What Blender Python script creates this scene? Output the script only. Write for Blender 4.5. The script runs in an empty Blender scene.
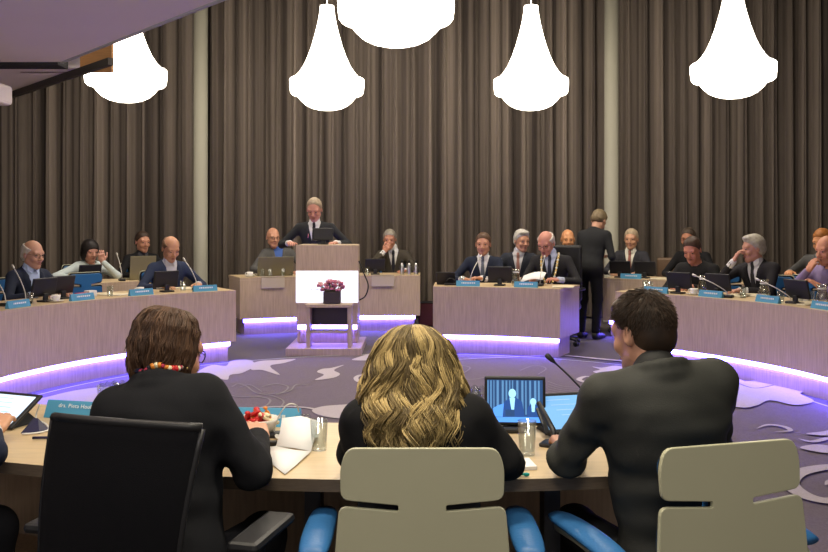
import bpy, math, random
import numpy as np
from mathutils import Vector, Matrix
rnd = random.Random(7)
C = bpy.context.scene
COL = C.collection
H = 1.46; F = 900.0; YH = 221.0; CX = 414.0
RC = (0.0, 6.55)          # centre of the council ring
RIN, ROUT = 3.35, 4.05
TOP = 0.74
def V(*a): return np.array(a, float)
def norm(v):
    v = np.asarray(v, float); return v/np.linalg.norm(v)
def seat(px, R, near=False):
    k = (px-CX)/F
    a = k*k+1; b = -2*RC[1]; c = RC[1]**2-R*R
    q = math.sqrt(max(b*b-4*a*c, 0)); d = (-b+(-q if near else q))/(2*a)
    return k*d, d
def pxz(px, py, z):
    d = F*(H-z)/(py-YH); return (px-CX)/F*d, d
def inward(x, y):
    return math.atan2(-(RC[0]-x), RC[1]-y)     # z rotation turning local +Y to the ring centre
def toward(x, y, tx, ty): return math.atan2(-(tx-x), ty-y)

# ---------- materials
def mat(name, col, rough=.6, metal=0, emit=None, es=0, alpha=None, trans=0, bump=0, bscale=200, var=0, vscale=8, coat=0, stretch=None, ior=1.45, sheen=0, spec=None):
    m = bpy.data.materials.new(name); m.use_nodes = True
    nt = m.node_tree; b = nt.nodes['Principled BSDF']
    b.inputs['Base Color'].default_value = (*col, 1); b.inputs['Roughness'].default_value = rough
    b.inputs['Metallic'].default_value = metal; b.inputs['Transmission Weight'].default_value = trans
    b.inputs['IOR'].default_value = ior; b.inputs['Coat Weight'].default_value = coat
    b.inputs['Sheen Weight'].default_value = sheen
    if spec is not None: b.inputs['Specular IOR Level'].default_value = spec
    if emit: b.inputs['Emission Color'].default_value = (*emit, 1); b.inputs['Emission Strength'].default_value = es
    if bump or var:
        tc = nt.nodes.new('ShaderNodeTexCoord'); mp = nt.nodes.new('ShaderNodeMapping')
        nt.links.new(tc.outputs['Object'], mp.inputs['Vector'])
        if stretch: mp.inputs['Scale'].default_value = stretch
    if var:
        n = nt.nodes.new('ShaderNodeTexNoise'); n.inputs['Scale'].default_value = vscale; n.inputs['Detail'].default_value = 5
        nt.links.new(mp.outputs['Vector'], n.inputs['Vector'])
        r = nt.nodes.new('ShaderNodeMapRange'); r.inputs['From Min'].default_value = .3; r.inputs['From Max'].default_value = .7
        r.inputs['To Min'].default_value = 1-var; r.inputs['To Max'].default_value = 1+var
        nt.links.new(n.outputs['Fac'], r.inputs['Value'])
        mx = nt.nodes.new('ShaderNodeVectorMath'); mx.operation = 'SCALE'; mx.inputs[0].default_value = col
        nt.links.new(r.outputs[0], mx.inputs['Scale']); nt.links.new(mx.outputs[0], b.inputs['Base Color'])
    if bump:
        n2 = nt.nodes.new('ShaderNodeTexNoise'); n2.inputs['Scale'].default_value = bscale; n2.inputs['Detail'].default_value = 3
        nt.links.new(mp.outputs['Vector'], n2.inputs['Vector'])
        bp = nt.nodes.new('ShaderNodeBump'); bp.inputs['Strength'].default_value = bump; bp.inputs['Distance'].default_value = .01
        nt.links.new(n2.outputs['Fac'], bp.inputs['Height']); nt.links.new(bp.outputs[0], b.inputs['Normal'])
    return m
M = {}
M['wood'] = mat('pale_oak_veneer', (.48,.365,.25), .5, var=.13, vscale=10, stretch=(7,7,.5))
M['top'] = mat('oak_worktop', (.58,.44,.26), .4, var=.07, vscale=9, stretch=(1,6,1))
M['edge'] = mat('worktop_edge', (.17,.125,.085), .45, var=.15, vscale=14, stretch=(2,2,20))
M['black'] = mat('black_plastic', (.012,.012,.014), .45)
M['blackfab'] = mat('black_mesh_fabric', (.006,.006,.008), .95, bump=.2, bscale=500, spec=.2)
M['darkmetal'] = mat('dark_metal', (.06,.06,.065), .4, .8)
M['chrome'] = mat('brushed_steel', (.6,.6,.6), .3, 1)
M['silver'] = mat('silver_stem', (.55,.53,.5), .4, .5)
M['shell'] = mat('cream_lacquer', (.50,.49,.34), .38, var=.02, vscale=3)
M['blue'] = mat('blue_leather', (.035,.16,.40), .42, bump=.1, bscale=120)
M['curtain'] = None
M['white'] = mat('white_plastic', (.75,.75,.75), .4)
M['paper'] = mat('paper', (.85,.84,.84), .8)
M['china'] = mat('white_china', (.8,.78,.72), .25)
M['plate'] = mat('blue_name_plate', (.07,.30,.50), .5)
M['beigeplate'] = mat('beige_name_plate', (.52,.44,.34), .5)
M['letter'] = mat('white_lettering', (.75,.82,.85), .6)
def thin_glass(name,tint,f0):
    m=bpy.data.materials.new(name); m.use_nodes=True; nt=m.node_tree; nt.nodes.remove(nt.nodes['Principled BSDF']); out=nt.nodes['Material Output']
    t=nt.nodes.new('ShaderNodeBsdfTransparent'); t.inputs[0].default_value=(*tint,1); g=nt.nodes.new('ShaderNodeBsdfGlossy'); g.inputs['Roughness'].default_value=.08
    lw=nt.nodes.new('ShaderNodeLayerWeight'); lw.inputs[0].default_value=.35; ad=nt.nodes.new('ShaderNodeMath'); ad.operation='MULTIPLY_ADD'; ad.inputs[1].default_value=.38; ad.inputs[2].default_value=f0; ad.use_clamp=True
    nt.links.new(lw.outputs['Facing'],ad.inputs[0]); mx=nt.nodes.new('ShaderNodeMixShader'); nt.links.new(ad.outputs[0],mx.inputs[0]); nt.links.new(t.outputs[0],mx.inputs[1]); nt.links.new(g.outputs[0],mx.inputs[2]); nt.links.new(mx.outputs[0],out.inputs[0]); return m
M['glass']=thin_glass('clear_glass',(.9,.93,.93),.05); M['water']=thin_glass('carafe_glass',(.92,.93,.90),.10)
M['lamp'] = mat('glowing_shade', (.9,.9,.85), .6, emit=(1,.90,.76), es=6.5)
M['led'] = mat('violet_led_strip', (.5,.4,.9), .5, emit=(.12,.09,1), es=34)
M['panel'] = mat('lit_panel', (.9,.9,.95), .5, emit=(.84,.88,1), es=.72)
M['panelmark'] = mat('lit_panel_lettering', (.5,.45,.6), .5, emit=(.72,.70,.95), es=.45)
M['ceil'] = mat('soffit_paint', (.78,.70,.66), .8, var=.02, vscale=1)
M['dark'] = mat('dark_paint', (.02,.02,.022), .8)
M['ceilhigh'] = mat('ceiling_paint', (.10,.09,.085), .9)
M['wall'] = mat('brown_wall_paint', (.07,.058,.048), .85, var=.1)
M['orange'] = mat('warm_wood_panel', (.42,.22,.08), .6, var=.1, stretch=(1,1,8))
M['column'] = mat('column_paint', (.33,.32,.26), .55)
M['floor'] = mat('grey_carpet', (.115,.10,.105), .95, bump=.3, bscale=300, var=.15, vscale=90)
M['rug'] = mat('mauve_carpet', (.165,.135,.16), .95, bump=.3, bscale=300, var=.15, vscale=90)
M['motif'] = mat('pale_carpet_motif', (.50,.45,.47), .95, var=.08, vscale=90)
M['motifline'] = mat('thin_carpet_motif', (.26,.24,.24), .95)
M['rail'] = mat('pale_edge_strip', (.4,.4,.42), .5)
M['brownleather'] = mat('brown_leather', (.14,.085,.05), .5)
M['olive'] = mat('olive_grey_lid', (.19,.17,.10), .4)
M['pink'] = mat('pink_petal', (.55,.18,.25), .7)
M['palepink'] = mat('pale_petal', (.75,.5,.5), .7)
M['leaf'] = mat('leaf', (.06,.11,.04), .6)
M['planter'] = mat('planter_and_shaded_wood', (.05,.035,.035), .6)
M['red'] = mat('red_wrapper', (.55,.02,.02), .35)
M['orangew'] = mat('orange_wrapper', (.75,.25,.03), .35)
M['yellow'] = mat('cream_wrapper', (.8,.7,.45), .35)
M['gold'] = mat('gilt_link', (.75,.55,.2), .3, .7)
M['folder'] = mat('cream_folder', (.7,.62,.45), .7)
M['teal'] = mat('teal_cap', (.0,.35,.33), .4)
M['navy'] = mat('navy_plastic', (.015,.015,.06), .4)
M['scr'] = mat('tablet_screen', (.1,.2,.3), .3, emit=(.18,.45,.85), es=.62)
M['scrw'] = mat('laptop_screen', (.5,.6,.7), .3, emit=(.60,.80,1), es=.62)
M['scrl'] = mat('screen_line', (.3,.4,.5), .3, emit=(.15,.30,.5), es=.8)
M['vid0'] = mat('video_dark', (0,0,0), .4, emit=(.02,.06,.16), es=1)
M['vid1'] = mat('video_curtain', (0,0,0), .4, emit=(.10,.24,.45), es=1)
M['vid2'] = mat('video_bright', (0,0,0), .4, emit=(.10,.33,.95), es=1)
M['vid3'] = mat('video_white', (0,0,0), .4, emit=(.35,.70,1), es=1.1)
M['vid4'] = mat('video_suit', (0,0,0), .4, emit=(.02,.07,.25), es=1)
M['eyewhite'] = mat('eye_white', (.24,.20,.18), .8)
M['iris'] = mat('iris', (.03,.02,.015), .7)
M['lip'] = mat('lips', (.33,.13,.10), .5)
def hairmat(name, c0, c1):
    m = mat(name, c0, .5, spec=.35); nt = m.node_tree
    at = nt.nodes.new('ShaderNodeAttribute'); at.attribute_name = 'tone'
    n = nt.nodes.new('ShaderNodeTexNoise'); tc = nt.nodes.new('ShaderNodeTexCoord'); n.inputs['Scale'].default_value = 60
    nt.links.new(tc.outputs['Object'], n.inputs['Vector'])
    ad = nt.nodes.new('ShaderNodeMath'); ad.operation = 'MULTIPLY_ADD'; ad.inputs[1].default_value = .25
    nt.links.new(n.outputs['Fac'], ad.inputs[0]); nt.links.new(at.outputs['Fac'], ad.inputs[2])
    r = nt.nodes.new('ShaderNodeMix'); r.data_type = 'RGBA'
    r.inputs[6].default_value = (*c0,1); r.inputs[7].default_value = (*c1,1)
    nt.links.new(ad.outputs[0], r.inputs[0]); nt.links.new(r.outputs[2], nt.nodes['Principled BSDF'].inputs['Base Color'])
    return m

# ---------- mesh builder
class MB:
    def __init__(s): s.v=[]; s.f=[]; s.m=[]; s.mats=[]; s.sm=[]
    def mi(s, m):
        if m not in s.mats: s.mats.append(m)
        return s.mats.index(m)
    def add(s, vs, fs, m, smooth=False, X=None):
        o = len(s.v); 
        if X is not None: vs = [X @ Vector(p) for p in vs]
        s.v += [tuple(p) for p in vs]; k = s.mi(m)
        for f in fs: s.f.append(tuple(i+o for i in f)); s.m.append(k); s.sm.append(smooth)
        return s
    def box(s, c, h, m, X=None, bev=0, rz=0):
        # box with chamfered vertical+horizontal edges when bev>0
        T = Matrix.Translation(c) @ Matrix.Rotation(rz,4,'Z')
        if X is not None: T = X @ T
        if not bev:
            vs = [(x*h[0],y*h[1],z*h[2]) for x in(-1,1) for y in(-1,1) for z in(-1,1)]
            fs = [(0,1,3,2),(4,6,7,5),(0,4,5,1),(2,3,7,6),(0,2,6,4),(1,5,7,3)]
            return s.add(vs, fs, m, X=T)
        b = min(bev, min(h)*.95); ring=[]
        vs=[]; 
        n=3
        prof=[(-h[2],b),( -h[2]+b*.3,b*.3),(-h[2]+b,0),(h[2]-b,0),(h[2]-b*.3,b*.3),(h[2],b)]
        for z,ins in prof:
            for cx,cy,a0 in ((1,1,0),(-1,1,90),(-1,-1,180),(1,-1,270)):
                for i in range(n+1):
                    a=math.radians(a0+90*i/n); r=b
                    vs.append((cx*(h[0]-b)+ (b-ins)*math.cos(a), cy*(h[1]-b)+(b-ins)*math.sin(a), z))
        N=4*(n+1); fs=[]
        for k in range(len(prof)-1):
            for i in range(N): fs.append((k*N+i,k*N+(i+1)%N,(k+1)*N+(i+1)%N,(k+1)*N+i))
        fs.append(tuple(range(N-1,-1,-1))); fs.append(tuple((len(prof)-1)*N+i for i in range(N)))
        return s.add(vs, fs, m, X=T)
    def lathe(s, prof, m, c=(0,0,0), n=20, X=None, cap=True):
        vs=[]; fs=[]
        for r,z in prof:
            for i in range(n):
                a=2*math.pi*i/n; vs.append((c[0]+r*math.cos(a),c[1]+r*math.sin(a),c[2]+z))
        for k in range(len(prof)-1):
            for i in range(n): fs.append((k*n+i,k*n+(i+1)%n,(k+1)*n+(i+1)%n,(k+1)*n+i))
        if cap:
            fs.append(tuple(range(n-1,-1,-1))); fs.append(tuple((len(prof)-1)*n+i for i in range(n)))
        return s.add(vs, fs, m, True, X)
    def tube(s, pts, r, m, n=8, X=None, flat=1.0):
        pts=[np.array(p,float) for p in pts]; rs = r if hasattr(r,'__len__') else [r]*len(pts)
        vs=[]; fs=[]; up=None
        for i,p in enumerate(pts):
            t = norm(pts[min(i+1,len(pts)-1)]-pts[max(i-1,0)])
            if up is None:
                up = np.array([0,0,1.]) if abs(t[2])<.9 else np.array([1.,0,0])
            u = norm(np.cross(t,up)); w = np.cross(u,t); up = w
            for k in range(n):
                a=2*math.pi*k/n; vs.append(tuple(p+rs[i]*(math.cos(a)*u+flat*math.sin(a)*w)))
        for i in range(len(pts)-1):
            for k in range(n): fs.append((i*n+k,i*n+(k+1)%n,(i+1)*n+(k+1)%n,(i+1)*n+k))
        fs.append(tuple(range(n-1,-1,-1))); fs.append(tuple((len(pts)-1)*n+k for k in range(n)))
        return s.add(vs, fs, m, True, X)
    def ball(s, c, r, m, X=None, n=12):
        r = r if hasattr(r,'__len__') else (r,r,r)
        vs=[];fs=[]; K=n//2+1
        for j in range(K):
            t=math.pi*j/(K-1)
            for i in range(n):
                a=2*math.pi*i/n; vs.append((c[0]+r[0]*math.sin(t)*math.cos(a),c[1]+r[1]*math.sin(t)*math.sin(a),c[2]+r[2]*math.cos(t)))
        for j in range(K-1):
            for i in range(n): fs.append((j*n+i,(j+1)*n+i,(j+1)*n+(i+1)%n,j*n+(i+1)%n))
        return s.add(vs, fs, m, True, X)
    def prism(s, poly, y0, y1, m, X=None):   # poly in x,z extruded along y
        n=len(poly); vs=[(x,y0,z) for x,z in poly]+[(x,y1,z) for x,z in poly]
        fs=[tuple(range(n)), tuple(range(2*n-1,n-1,-1))]+[(i,n+i,n+(i+1)%n,(i+1)%n) for i in range(n)]
        return s.add(vs, fs, m, X=X)
    def build(s, name, parent=None, X=None):
        me = bpy.data.meshes.new(name); me.from_pydata(s.v, [], s.f); 
        for m in s.mats: me.materials.append(m)
        me.polygons.foreach_set('material_index', s.m); me.polygons.foreach_set('use_smooth', s.sm); me.update()
        o = bpy.data.objects.new(name, me); COL.objects.link(o)
        if parent: o.parent = parent
        if X is not None: o.matrix_basis = X
        return o
USEDL = {}
def tag(o, label, cat, group=None, kind=None):
    if label: o['label']=label; o['category']=cat
    if group: o['group']=group
    if kind: o['kind']=kind
    return o
def empty(name, loc, rz=0, label=None, cat=None, group=None):
    o = bpy.data.objects.new(name, None); COL.objects.link(o); o.location = loc; o.rotation_euler=(0,0,rz); o.empty_display_size=.1
    return tag(o,label,cat,group)
def clone(root, loc, rz, label, group=None):
    def cp(o, par):
        c = o.copy(); COL.objects.link(c)
        if par: c.parent = par
        for ch in o.children: cp(ch, c)
        return c
    r = cp(root, None); r.location = loc; r.rotation_euler=(0,0,rz); r['label']=label
    if group: r['group']=group
    return r
def bevel(o, w, seg=3, ang=40):
    md = o.modifiers.new('bevel','BEVEL'); md.width=w; md.segments=seg; md.limit_method='ANGLE'; md.angle_limit=math.radians(ang)
    o.data.polygons.foreach_set('use_smooth',[True]*len(o.data.polygons)); 
    w2=o.modifiers.new('wn','WEIGHTED_NORMAL'); w2.keep_sharp=True
    return o

# ---------- camera
cam = bpy.data.cameras.new('camera'); co = bpy.data.objects.new('camera', cam); COL.objects.link(co); C.camera = co
co.location=(0,0,H); co.rotation_euler=(math.radians(90),0,0); cam.sensor_width=36; cam.lens=36*F/828; cam.shift_y=-(276-YH)/828; cam.clip_end=60; cam.clip_start=.05

# ---------- setting
def struct(name, mb): 
    o = mb.build(name); o['kind']='structure'; return o
b=MB(); b.box((0,6.5,-.05),(8.5,9.5,.05),M['floor']); struct('floor',b)
b=MB(); b.box((0,14.3,2.8),(8.5,.1,2.8),M['dark']); struct('wall_back',b)
b=MB(); b.box((-8.2,6.5,2.8),(.1,8,2.8),M['wall']); struct('wall_left',b)
b=MB(); b.box((8.2,6.5,2.8),(.1,8,2.8),M['wall']); struct('wall_right',b)
b=MB(); b.box((0,6.5,5.7),(8.5,8,.1),M['ceilhigh']); struct('ceiling',b)

# curtain: pleated sheet
def curtain_material():
    m = mat('pleated_brown_drape', (.15,.12,.09), .85, spec=.25); nt=m.node_tree
    tc=nt.nodes.new('ShaderNodeTexCoord'); mp=nt.nodes.new('ShaderNodeMapping'); mp.inputs['Scale'].default_value=(7,.3,.03)
    n=nt.nodes.new('ShaderNodeTexNoise'); n.inputs['Scale'].default_value=1; n.inputs['Detail'].default_value=3
    nt.links.new(tc.outputs['Object'],mp.inputs[0]); nt.links.new(mp.outputs[0],n.inputs['Vector'])
    r=nt.nodes.new('ShaderNodeValToRGB'); r.color_ramp.elements[0].position=.38; r.color_ramp.elements[0].color=(.045,.036,.030,1)
    r.color_ramp.elements[1].position=.66; r.color_ramp.elements[1].color=(.20,.165,.135,1)
    nt.links.new(n.outputs['Fac'],r.inputs[0]); nt.links.new(r.outputs[0],nt.nodes['Principled BSDF'].inputs['Base Color'])
    return m
M['curtain']=curtain_material()
def curtain(x0,x1,y0,y1,ztop,label,seed,period=.205,amp=.055):
    r=random.Random(seed); L=math.hypot(x1-x0,y1-y0); n=int(L/.016)+1
    tx,ty=(x1-x0)/L,(y1-y0)/L; nx,ny=ty,-tx
    # irregular pleat phase
    ph=[0]; a=[0]
    amps=[r.uniform(.65,1.3) for _ in range(400)]; pers=[r.uniform(.7,1.35) for _ in range(400)]
    vs=[];fs=[]; zs=[.03,.7,1.4,2.1,2.8,3.5,4.2,4.9,ztop]; K=len(zs)
    p=0.0
    for i in range(n):
        u=i*L/(n-1); k=int(p/(2*math.pi)); p+= 2*math.pi*(L/(n-1))/(period*pers[k%400])
        for j,z in enumerate(zs):
            w=.25*math.sin(z*1.3+k*.9)*(1-z/ztop)
            s=math.sin(p+w); o=amp*amps[k%400]*(abs(s)**.75*math.copysign(1,s))
            o+=.018*math.sin(3*p+w*2)
            vs.append((x0+tx*u+nx*o+tx*.012*math.cos(p)*z/2, y0+ty*u+ny*o, z))
    for i in range(n-1):
        for j in range(K-1): fs.append((i*K+j,(i+1)*K+j,(i+1)*K+j+1,i*K+j+1))
    b=MB(); b.add(vs,fs,M['curtain'],True); o=b.build('curtain'); tag(o,label,'curtain','full-height brown drapes'); return o
curtain(-8,-3.05,13.1,13.45,5.55,'pleated dark brown floor-length curtain left of the left column',1)
curtain(-3.05,2.9,13.45,13.45,5.55,'pleated brown floor-length curtain between the two columns, behind the lectern',2)
curtain(2.9,8,13.45,13.2,5.55,'pleated brown floor-length curtain right of the right column',3)
def column(x,y,label):
    b=MB(); b.lathe([(.115,0),(.115,.04),(.1,.05),(.1,5.58)],M['column'],n=32)
    o=b.build('column'); o.location=(x,y,0); tag(o,label,'column','slim round columns')
column(-3.07,12.95,'slim round cream column left of the lectern, in front of the curtains')
column(2.84,12.95,'slim round grey-cream column right of the mayor desk, behind the standing person')
# dropped soffit upper left
ZS=3.0
def slab(name,poly,z0,z1,m):
    b=MB(); n=len(poly); vs=[(x,y,z0) for x,y in poly]+[(x,y,z1) for x,y in poly]
    b.add(vs,[tuple(range(n))[::-1],tuple(range(n,2*n))]+[(i,(i+1)%n,n+(i+1)%n,n+i) for i in range(n)],m); return struct(name,b)
A1=pxz(220,0,ZS); A2=pxz(62,62,ZS); 
ax,ay=A1[0]-A2[0],A1[1]-A2[1]
slab('ceiling_soffit',[A2,(A2[0]+ax*1.9,A2[1]+ay*1.9),(-.2,1.2),(-8,1.2),(-8,A2[1]+.02)],ZS,ZS+.10,M['ceil'])
b=MB()
def rail(p,q,z0,z1,w,m):
    b_=MB(); d=Vector((q[0]-p[0],q[1]-p[1],0)); L=d.length; ang=math.atan2(d.y,d.x)
    b_.box(((p[0]+q[0])/2,(p[1]+q[1])/2,(z0+z1)/2),(L/2,w/2,(z1-z0)/2),m,rz=ang); return b_
struct('trim_1',rail(A2,(A2[0]+ax*1.9,A2[1]+ay*1.9),ZS-.012,ZS+.115,.03,M['rail']))
B2=pxz(80,68,ZS); B3=pxz(12,92,ZS)
slab('ceiling_soffit_far',[(-8,9.02),(B2[0],B2[1]),B3,(-8,B3[1])],ZS,ZS+.12,M['ceil'])
struct('trim_2',rail((-8,A2[1]+.16),(B2[0]-.1,A2[1]+.16),ZS-.02,ZS+.1,.26,M['dark']))
struct('trim_3',rail((B2[0]+.50,B2[1]-.57),B3,ZS-.07,ZS+.0,.05,mat('dark_bronze_fascia',(.05,.042,.035),.6)))
b=MB(); b.box((-3.60,9.32,ZS+.17),(.48,.03,.17),M['orange']); struct('trim_4',b)
b=MB(); b.box((0,0,0),(.14,.22,.09),M['ceil'],bev=.03); b.lathe([(.045,-.02),(.05,.0),(.03,.02)],M['dark'],c=(.03,-.235,.03),n=14)
b.tube([(0,0,.08),(0,0,.40)],.02,M['darkmetal'])
o=b.build('ceiling_projector'); o.location=(-3.80,8.0,2.60); o.scale=(1,1,1); tag(o,'grey box-shaped projector under the dropped ceiling, upper left corner','projector')

# carpet disc with motif
cb=MB(); N=160
cb.add([(RC[0]+3.27*math.cos(2*math.pi*i/N),RC[1]+3.27*math.sin(2*math.pi*i/N),.006) for i in range(N)],[tuple(range(N))],M['rug'])
vs=[];
for i in range(N):
    a=2*math.pi*i/N
    vs+=[(RC[0]+3.27*math.cos(a),RC[1]+3.27*math.sin(a),.009),(RC[0]+3.295*math.cos(a),RC[1]+3.295*math.sin(a),.009)]
cb.add(vs,[(2*i,2*i+1,(2*i+3)%(2*N),(2*i+2)%(2*N)) for i in range(N)],M['rail'])
def smooth_closed(P,k=5):
    n=len(P); out=[]
    for i in range(n):
        p0,p1,p2,p3=[np.array(P[(i+j-1)%n]) for j in range(4)]
        for t in np.arange(k)/k:
            out.append(.5*((2*p1)+(-p0+p2)*t+(2*p0-5*p1+4*p2-p3)*t*t+(-p0+3*p1-3*p2+p3)*t**3))
    return out
def smooth_open(P,k=6):
    P=[np.array(p,float) for p in P]; P=[2*P[0]-P[1]]+P+[2*P[-1]-P[-2]]; out=[]
    for i in range(1,len(P)-2):
        p0,p1,p2,p3=P[i-1:i+3]
        for t in np.arange(k)/k: out.append(.5*((2*p1)+(-p0+p2)*t+(2*p0-5*p1+4*p2-p3)*t*t+(-p0+3*p1-3*p2+p3)*t**3))
    out.append(P[-2]); return out
ZM=[.0100]
def blob(px, m='motif'):
    ZM[0]+=.0002
    P=[pxz(x,y,0) for x,y in smooth_closed(px,4)]
    from mathutils.geometry import tessellate_polygon
    vs=[Vector((x,y,ZM[0])) for x,y in P]; tr=tessellate_polygon([vs])
    cb.add([tuple(v) for v in vs],[t if (vs[t[1]]-vs[t[0]]).cross(vs[t[2]]-vs[t[0]]).z>0 else t[::-1] for t in tr],M[m])
def ribbon(px, w, m='motifline', taper=False):
    ZM[0]+=.0002; P=[np.array(pxz(x,y,0)) for x,y in smooth_open(px)]; vs=[]; n=len(P)
    for i,p in enumerate(P):
        t=norm(P[min(i+1,n-1)]-P[max(i-1,0)]); nn=np.array([-t[1],t[0]]); ww=w*(math.sin(math.pi*(i+.3)/(n-.4)) if taper else 1)
        vs+=[(*(p+nn*ww/2),ZM[0]),(*(p-nn*ww/2),ZM[0])]
    cb.add(vs,[(2*i,2*i+1,2*i+3,2*i+2) for i in range(n-1)],M[m])
blob([(198,373),(212,366),(226,367),(231,362),(250,361),(254,367),(242,374),(230,376),(227,381),(212,378),(203,380)])
blob([(250,366),(260,362),(278,361),(296,360),(284,364),(270,367),(280,376),(262,371),(252,371)])
blob([(315,381),(324,376),(317,373),(322,370),(331,369),(344,366),(334,371),(340,375),(333,379)])
ribbon([(377,376),(362,376),(356,379),(360,383),(374,383)],.045,'motif'); ribbon([(356,392),(366,388),(378,388),(368,392)],.05,'motif',True)
blob([(352,361),(362,357),(380,352),(384,356),(372,361)])
ribbon([(212,389),(222,390),(230,396),(240,398),(258,398),(270,401),(266,407),(255,410),(262,413),(240,412)],.018)
ribbon([(232,388),(238,385),(246,387),(256,394),(272,397),(282,401),(284,404)],.015)
ribbon([(240,388),(250,386),(262,393)],.012); ribbon([(262,388),(276,385),(288,388),(282,394),(268,395)],.015)
ribbon([(308,386),(296,386),(290,392),(276,396)],.015); ribbon([(284,404),(280,409),(270,413)],.014)
ribbon([(246,413),(262,409),(290,408),(312,410),(322,413)],.035,'motif')
blob([(312,412),(322,408),(345,406),(359,405),(352,409),(361,413),(344,413),(352,419),(338,420),(320,417)])
ribbon([(165,395),(180,388),(202,383),(206,389),(190,392)],.05,'motif',True)
blob([(160,412),(185,400),(206,396),(212,402),(200,408),(180,420)])
blob([(20,404),(45,399),(75,392),(110,388),(140,390),(150,398),(120,406),(60,410)])
ribbon([(560,356),(590,359),(640,364),(660,368)],.07,'motif',True); ribbon([(440,362),(470,360),(520,358),(556,356)],.03,'motif',True)
blob([(592,368),(602,369),(616,367),(628,370),(640,374),(622,376),(604,376),(593,373),(600,371)])
ribbon([(598,380),(586,378),(579,381),(588,384),(600,383)],.05,'motif')
for k in range(7): ribbon([(548,383+k*2.6),(565,388+k*2.0),(600,389+k*2.6),(640,386+k*4)],.012)
ribbon([(440,372),(455,367),(470,369),(462,375),(448,377),(470,381),(490,378)],.015); ribbon([(520,372),(534,367),(546,370),(538,376)],.014)
ribbon([(470,398),(500,392),(535,393),(560,398)],.014)
blob([(726,376),(745,383),(770,381),(783,387),(800,389),(818,392),(800,395),(814,403),(795,407),(770,402),(755,408),(738,404),(726,405)])
ribbon([(735,384),(755,390),(778,386)],.02,'rug')
ribbon([(756,431),(768,427),(784,429),(790,433),(774,434)],.045,'motif',True)
ribbon([(798,441),(812,444),(826,441),(840,437)],.05,'motif',True)
blob([(800,450),(815,447),(832,449),(850,455),(832,456),(814,454)])
blob([(806,436),(822,434),(845,430),(845,434),(826,438)])
ribbon([(850,470),(825,470),(798,476),(790,487),(806,499),(830,504),(860,500)],.10,'motif')
ribbon([(860,486),(835,484),(825,488)],.06,'motif',True)
blob([(700,392),(720,386),(740,396),(760,404),(745,410),(715,404)])
tag(cb.build('carpet'),'round mauve carpet with pale floral scroll motifs inside the desk ring','carpet')

# ---------- desks
def ringpt(R,a): return (RC[0]+R*math.sin(a), RC[1]+R*math.cos(a))   # a = 0 is the far side, clockwise seen from above
def sector(b,R0,R1,a0,a1,z0,z1,m,msides=None,n=None):
    n=n or max(4,int(abs(a1-a0)*R1/.08)); vs=[];fs=[]
    for i in range(n+1):
        a=a0+(a1-a0)*i/n
        for R,z in ((R0,z0),(R1,z0),(R1,z1),(R0,z1)): vs.append((*ringpt(R,a),z))
    side=[];top=[];
    for i in range(n):
        o=4*i
        top.append((o+3,o+7,o+6,o+2)); top.append((o,o+1,o+5,o+4))
        side.append((o,o+4,o+7,o+3)); side.append((o+1,o+2,o+6,o+5))
    side.append((0,3,2,1)); e=4*n; side.append((e,e+1,e+2,e+3))
    b.add(vs,[f[::-1] for f in top],m); b.add(vs,[f[::-1] for f in side],msides or m)
LIGHTS=[]
def desk(name,label,Ri,Ro,a0,a1,feet=False,led=True,top_lip=0):
    am=(a0+a1)/2; root=empty(name,(*ringpt((Ri+Ro)/2,am),0),0,label,'desk','curved council desks with violet light strips')
    X=Matrix.Translation((-root.location.x,-root.location.y,0))
    def P(nm,fn):
        q=MB(); fn(q); q.v=[(X@Vector(p))[:] for p in q.v]; return q.build(nm,root)
    P('worktop',lambda q:sector(q,Ri-top_lip,Ro,a0,a1,TOP-.035,TOP,M['top'],M['edge'] if feet else M['wood']))
    P('front_panel',lambda q:sector(q,Ri,Ri+.035,a0,a1,.21,TOP-.036,M['wood']))
    P('leak_cover',lambda q:sector(q,Ri+.036,Ri+.30,a0+.01,a1-.01,.212,.232,M['wood']))  # unseen cover added to keep the strip's light from leaking up behind the panel
    e=.035/Ro
    if not feet:
        P('end_panel',lambda q:sector(q,Ri+.036,Ro-.02,a0,a0+e,.0 if 0 else .21,TOP-.036,M['wood']))
        P('end_panel',lambda q:sector(q,Ri+.036,Ro-.02,a1-e,a1,.21,TOP-.036,M['wood']))
    else:
        for k in range(5):
            a=a0+(a1-a0)*(k+.5)/5+.035
            P('leg',lambda q:sector(q,Ro-.17,Ro-.11,a-.006,a+.006,.0,TOP-.036,M['darkmetal']))
    P('plinth',lambda q:sector(q,Ri+.10,Ri+.5,a0+.014,a1-.014,0,.21,M['wood']))
    if led:
        P('light_strip',lambda q:sector(q,Ri+.06,Ri+.098,a0+.012,a1-.012,.160,.209,M['led']))
    return root
def angpx(px,R): 
    x,y=seat(px,R); return math.atan2(x-RC[0],y-RC[1])
aL0=-math.radians(112); aL1=angpx(236,RIN)
desk('council_desk','long curved pale-wood desk at left, front panel lit violet along its foot',RIN,ROUT,aL0,aL1)
desk('council_desk','short curved pale-wood mayor desk right of the lectern, where the man with gold chain sits',RIN,ROUT,angpx(433,RIN),angpx(560,RIN))
desk('council_desk','long curved pale-wood desk at right, front panel lit violet along its foot',RIN,ROUT,angpx(615,RIN),math.radians(112))
desk('council_desk','curved desk in the foreground with oak top and dark front edge, seen from its seats',RIN,ROUT,math.radians(180-13),math.radians(180+38),feet=True)
R2=5.35; R2O=6.0
desk('council_desk','second-row pale-wood desk at left behind the empty blue chair',R2,R2O,-math.radians(62),angpx(205,R2)-.06)
desk('council_desk','pale-wood desk behind the lectern, left half with beige name plate and open laptop',R2,R2O,angpx(240,R2),angpx(318,R2))
desk('council_desk','pale-wood desk behind the lectern, right half with black cable and bottles',R2,R2O,angpx(332,R2),angpx(420,R2))
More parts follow.
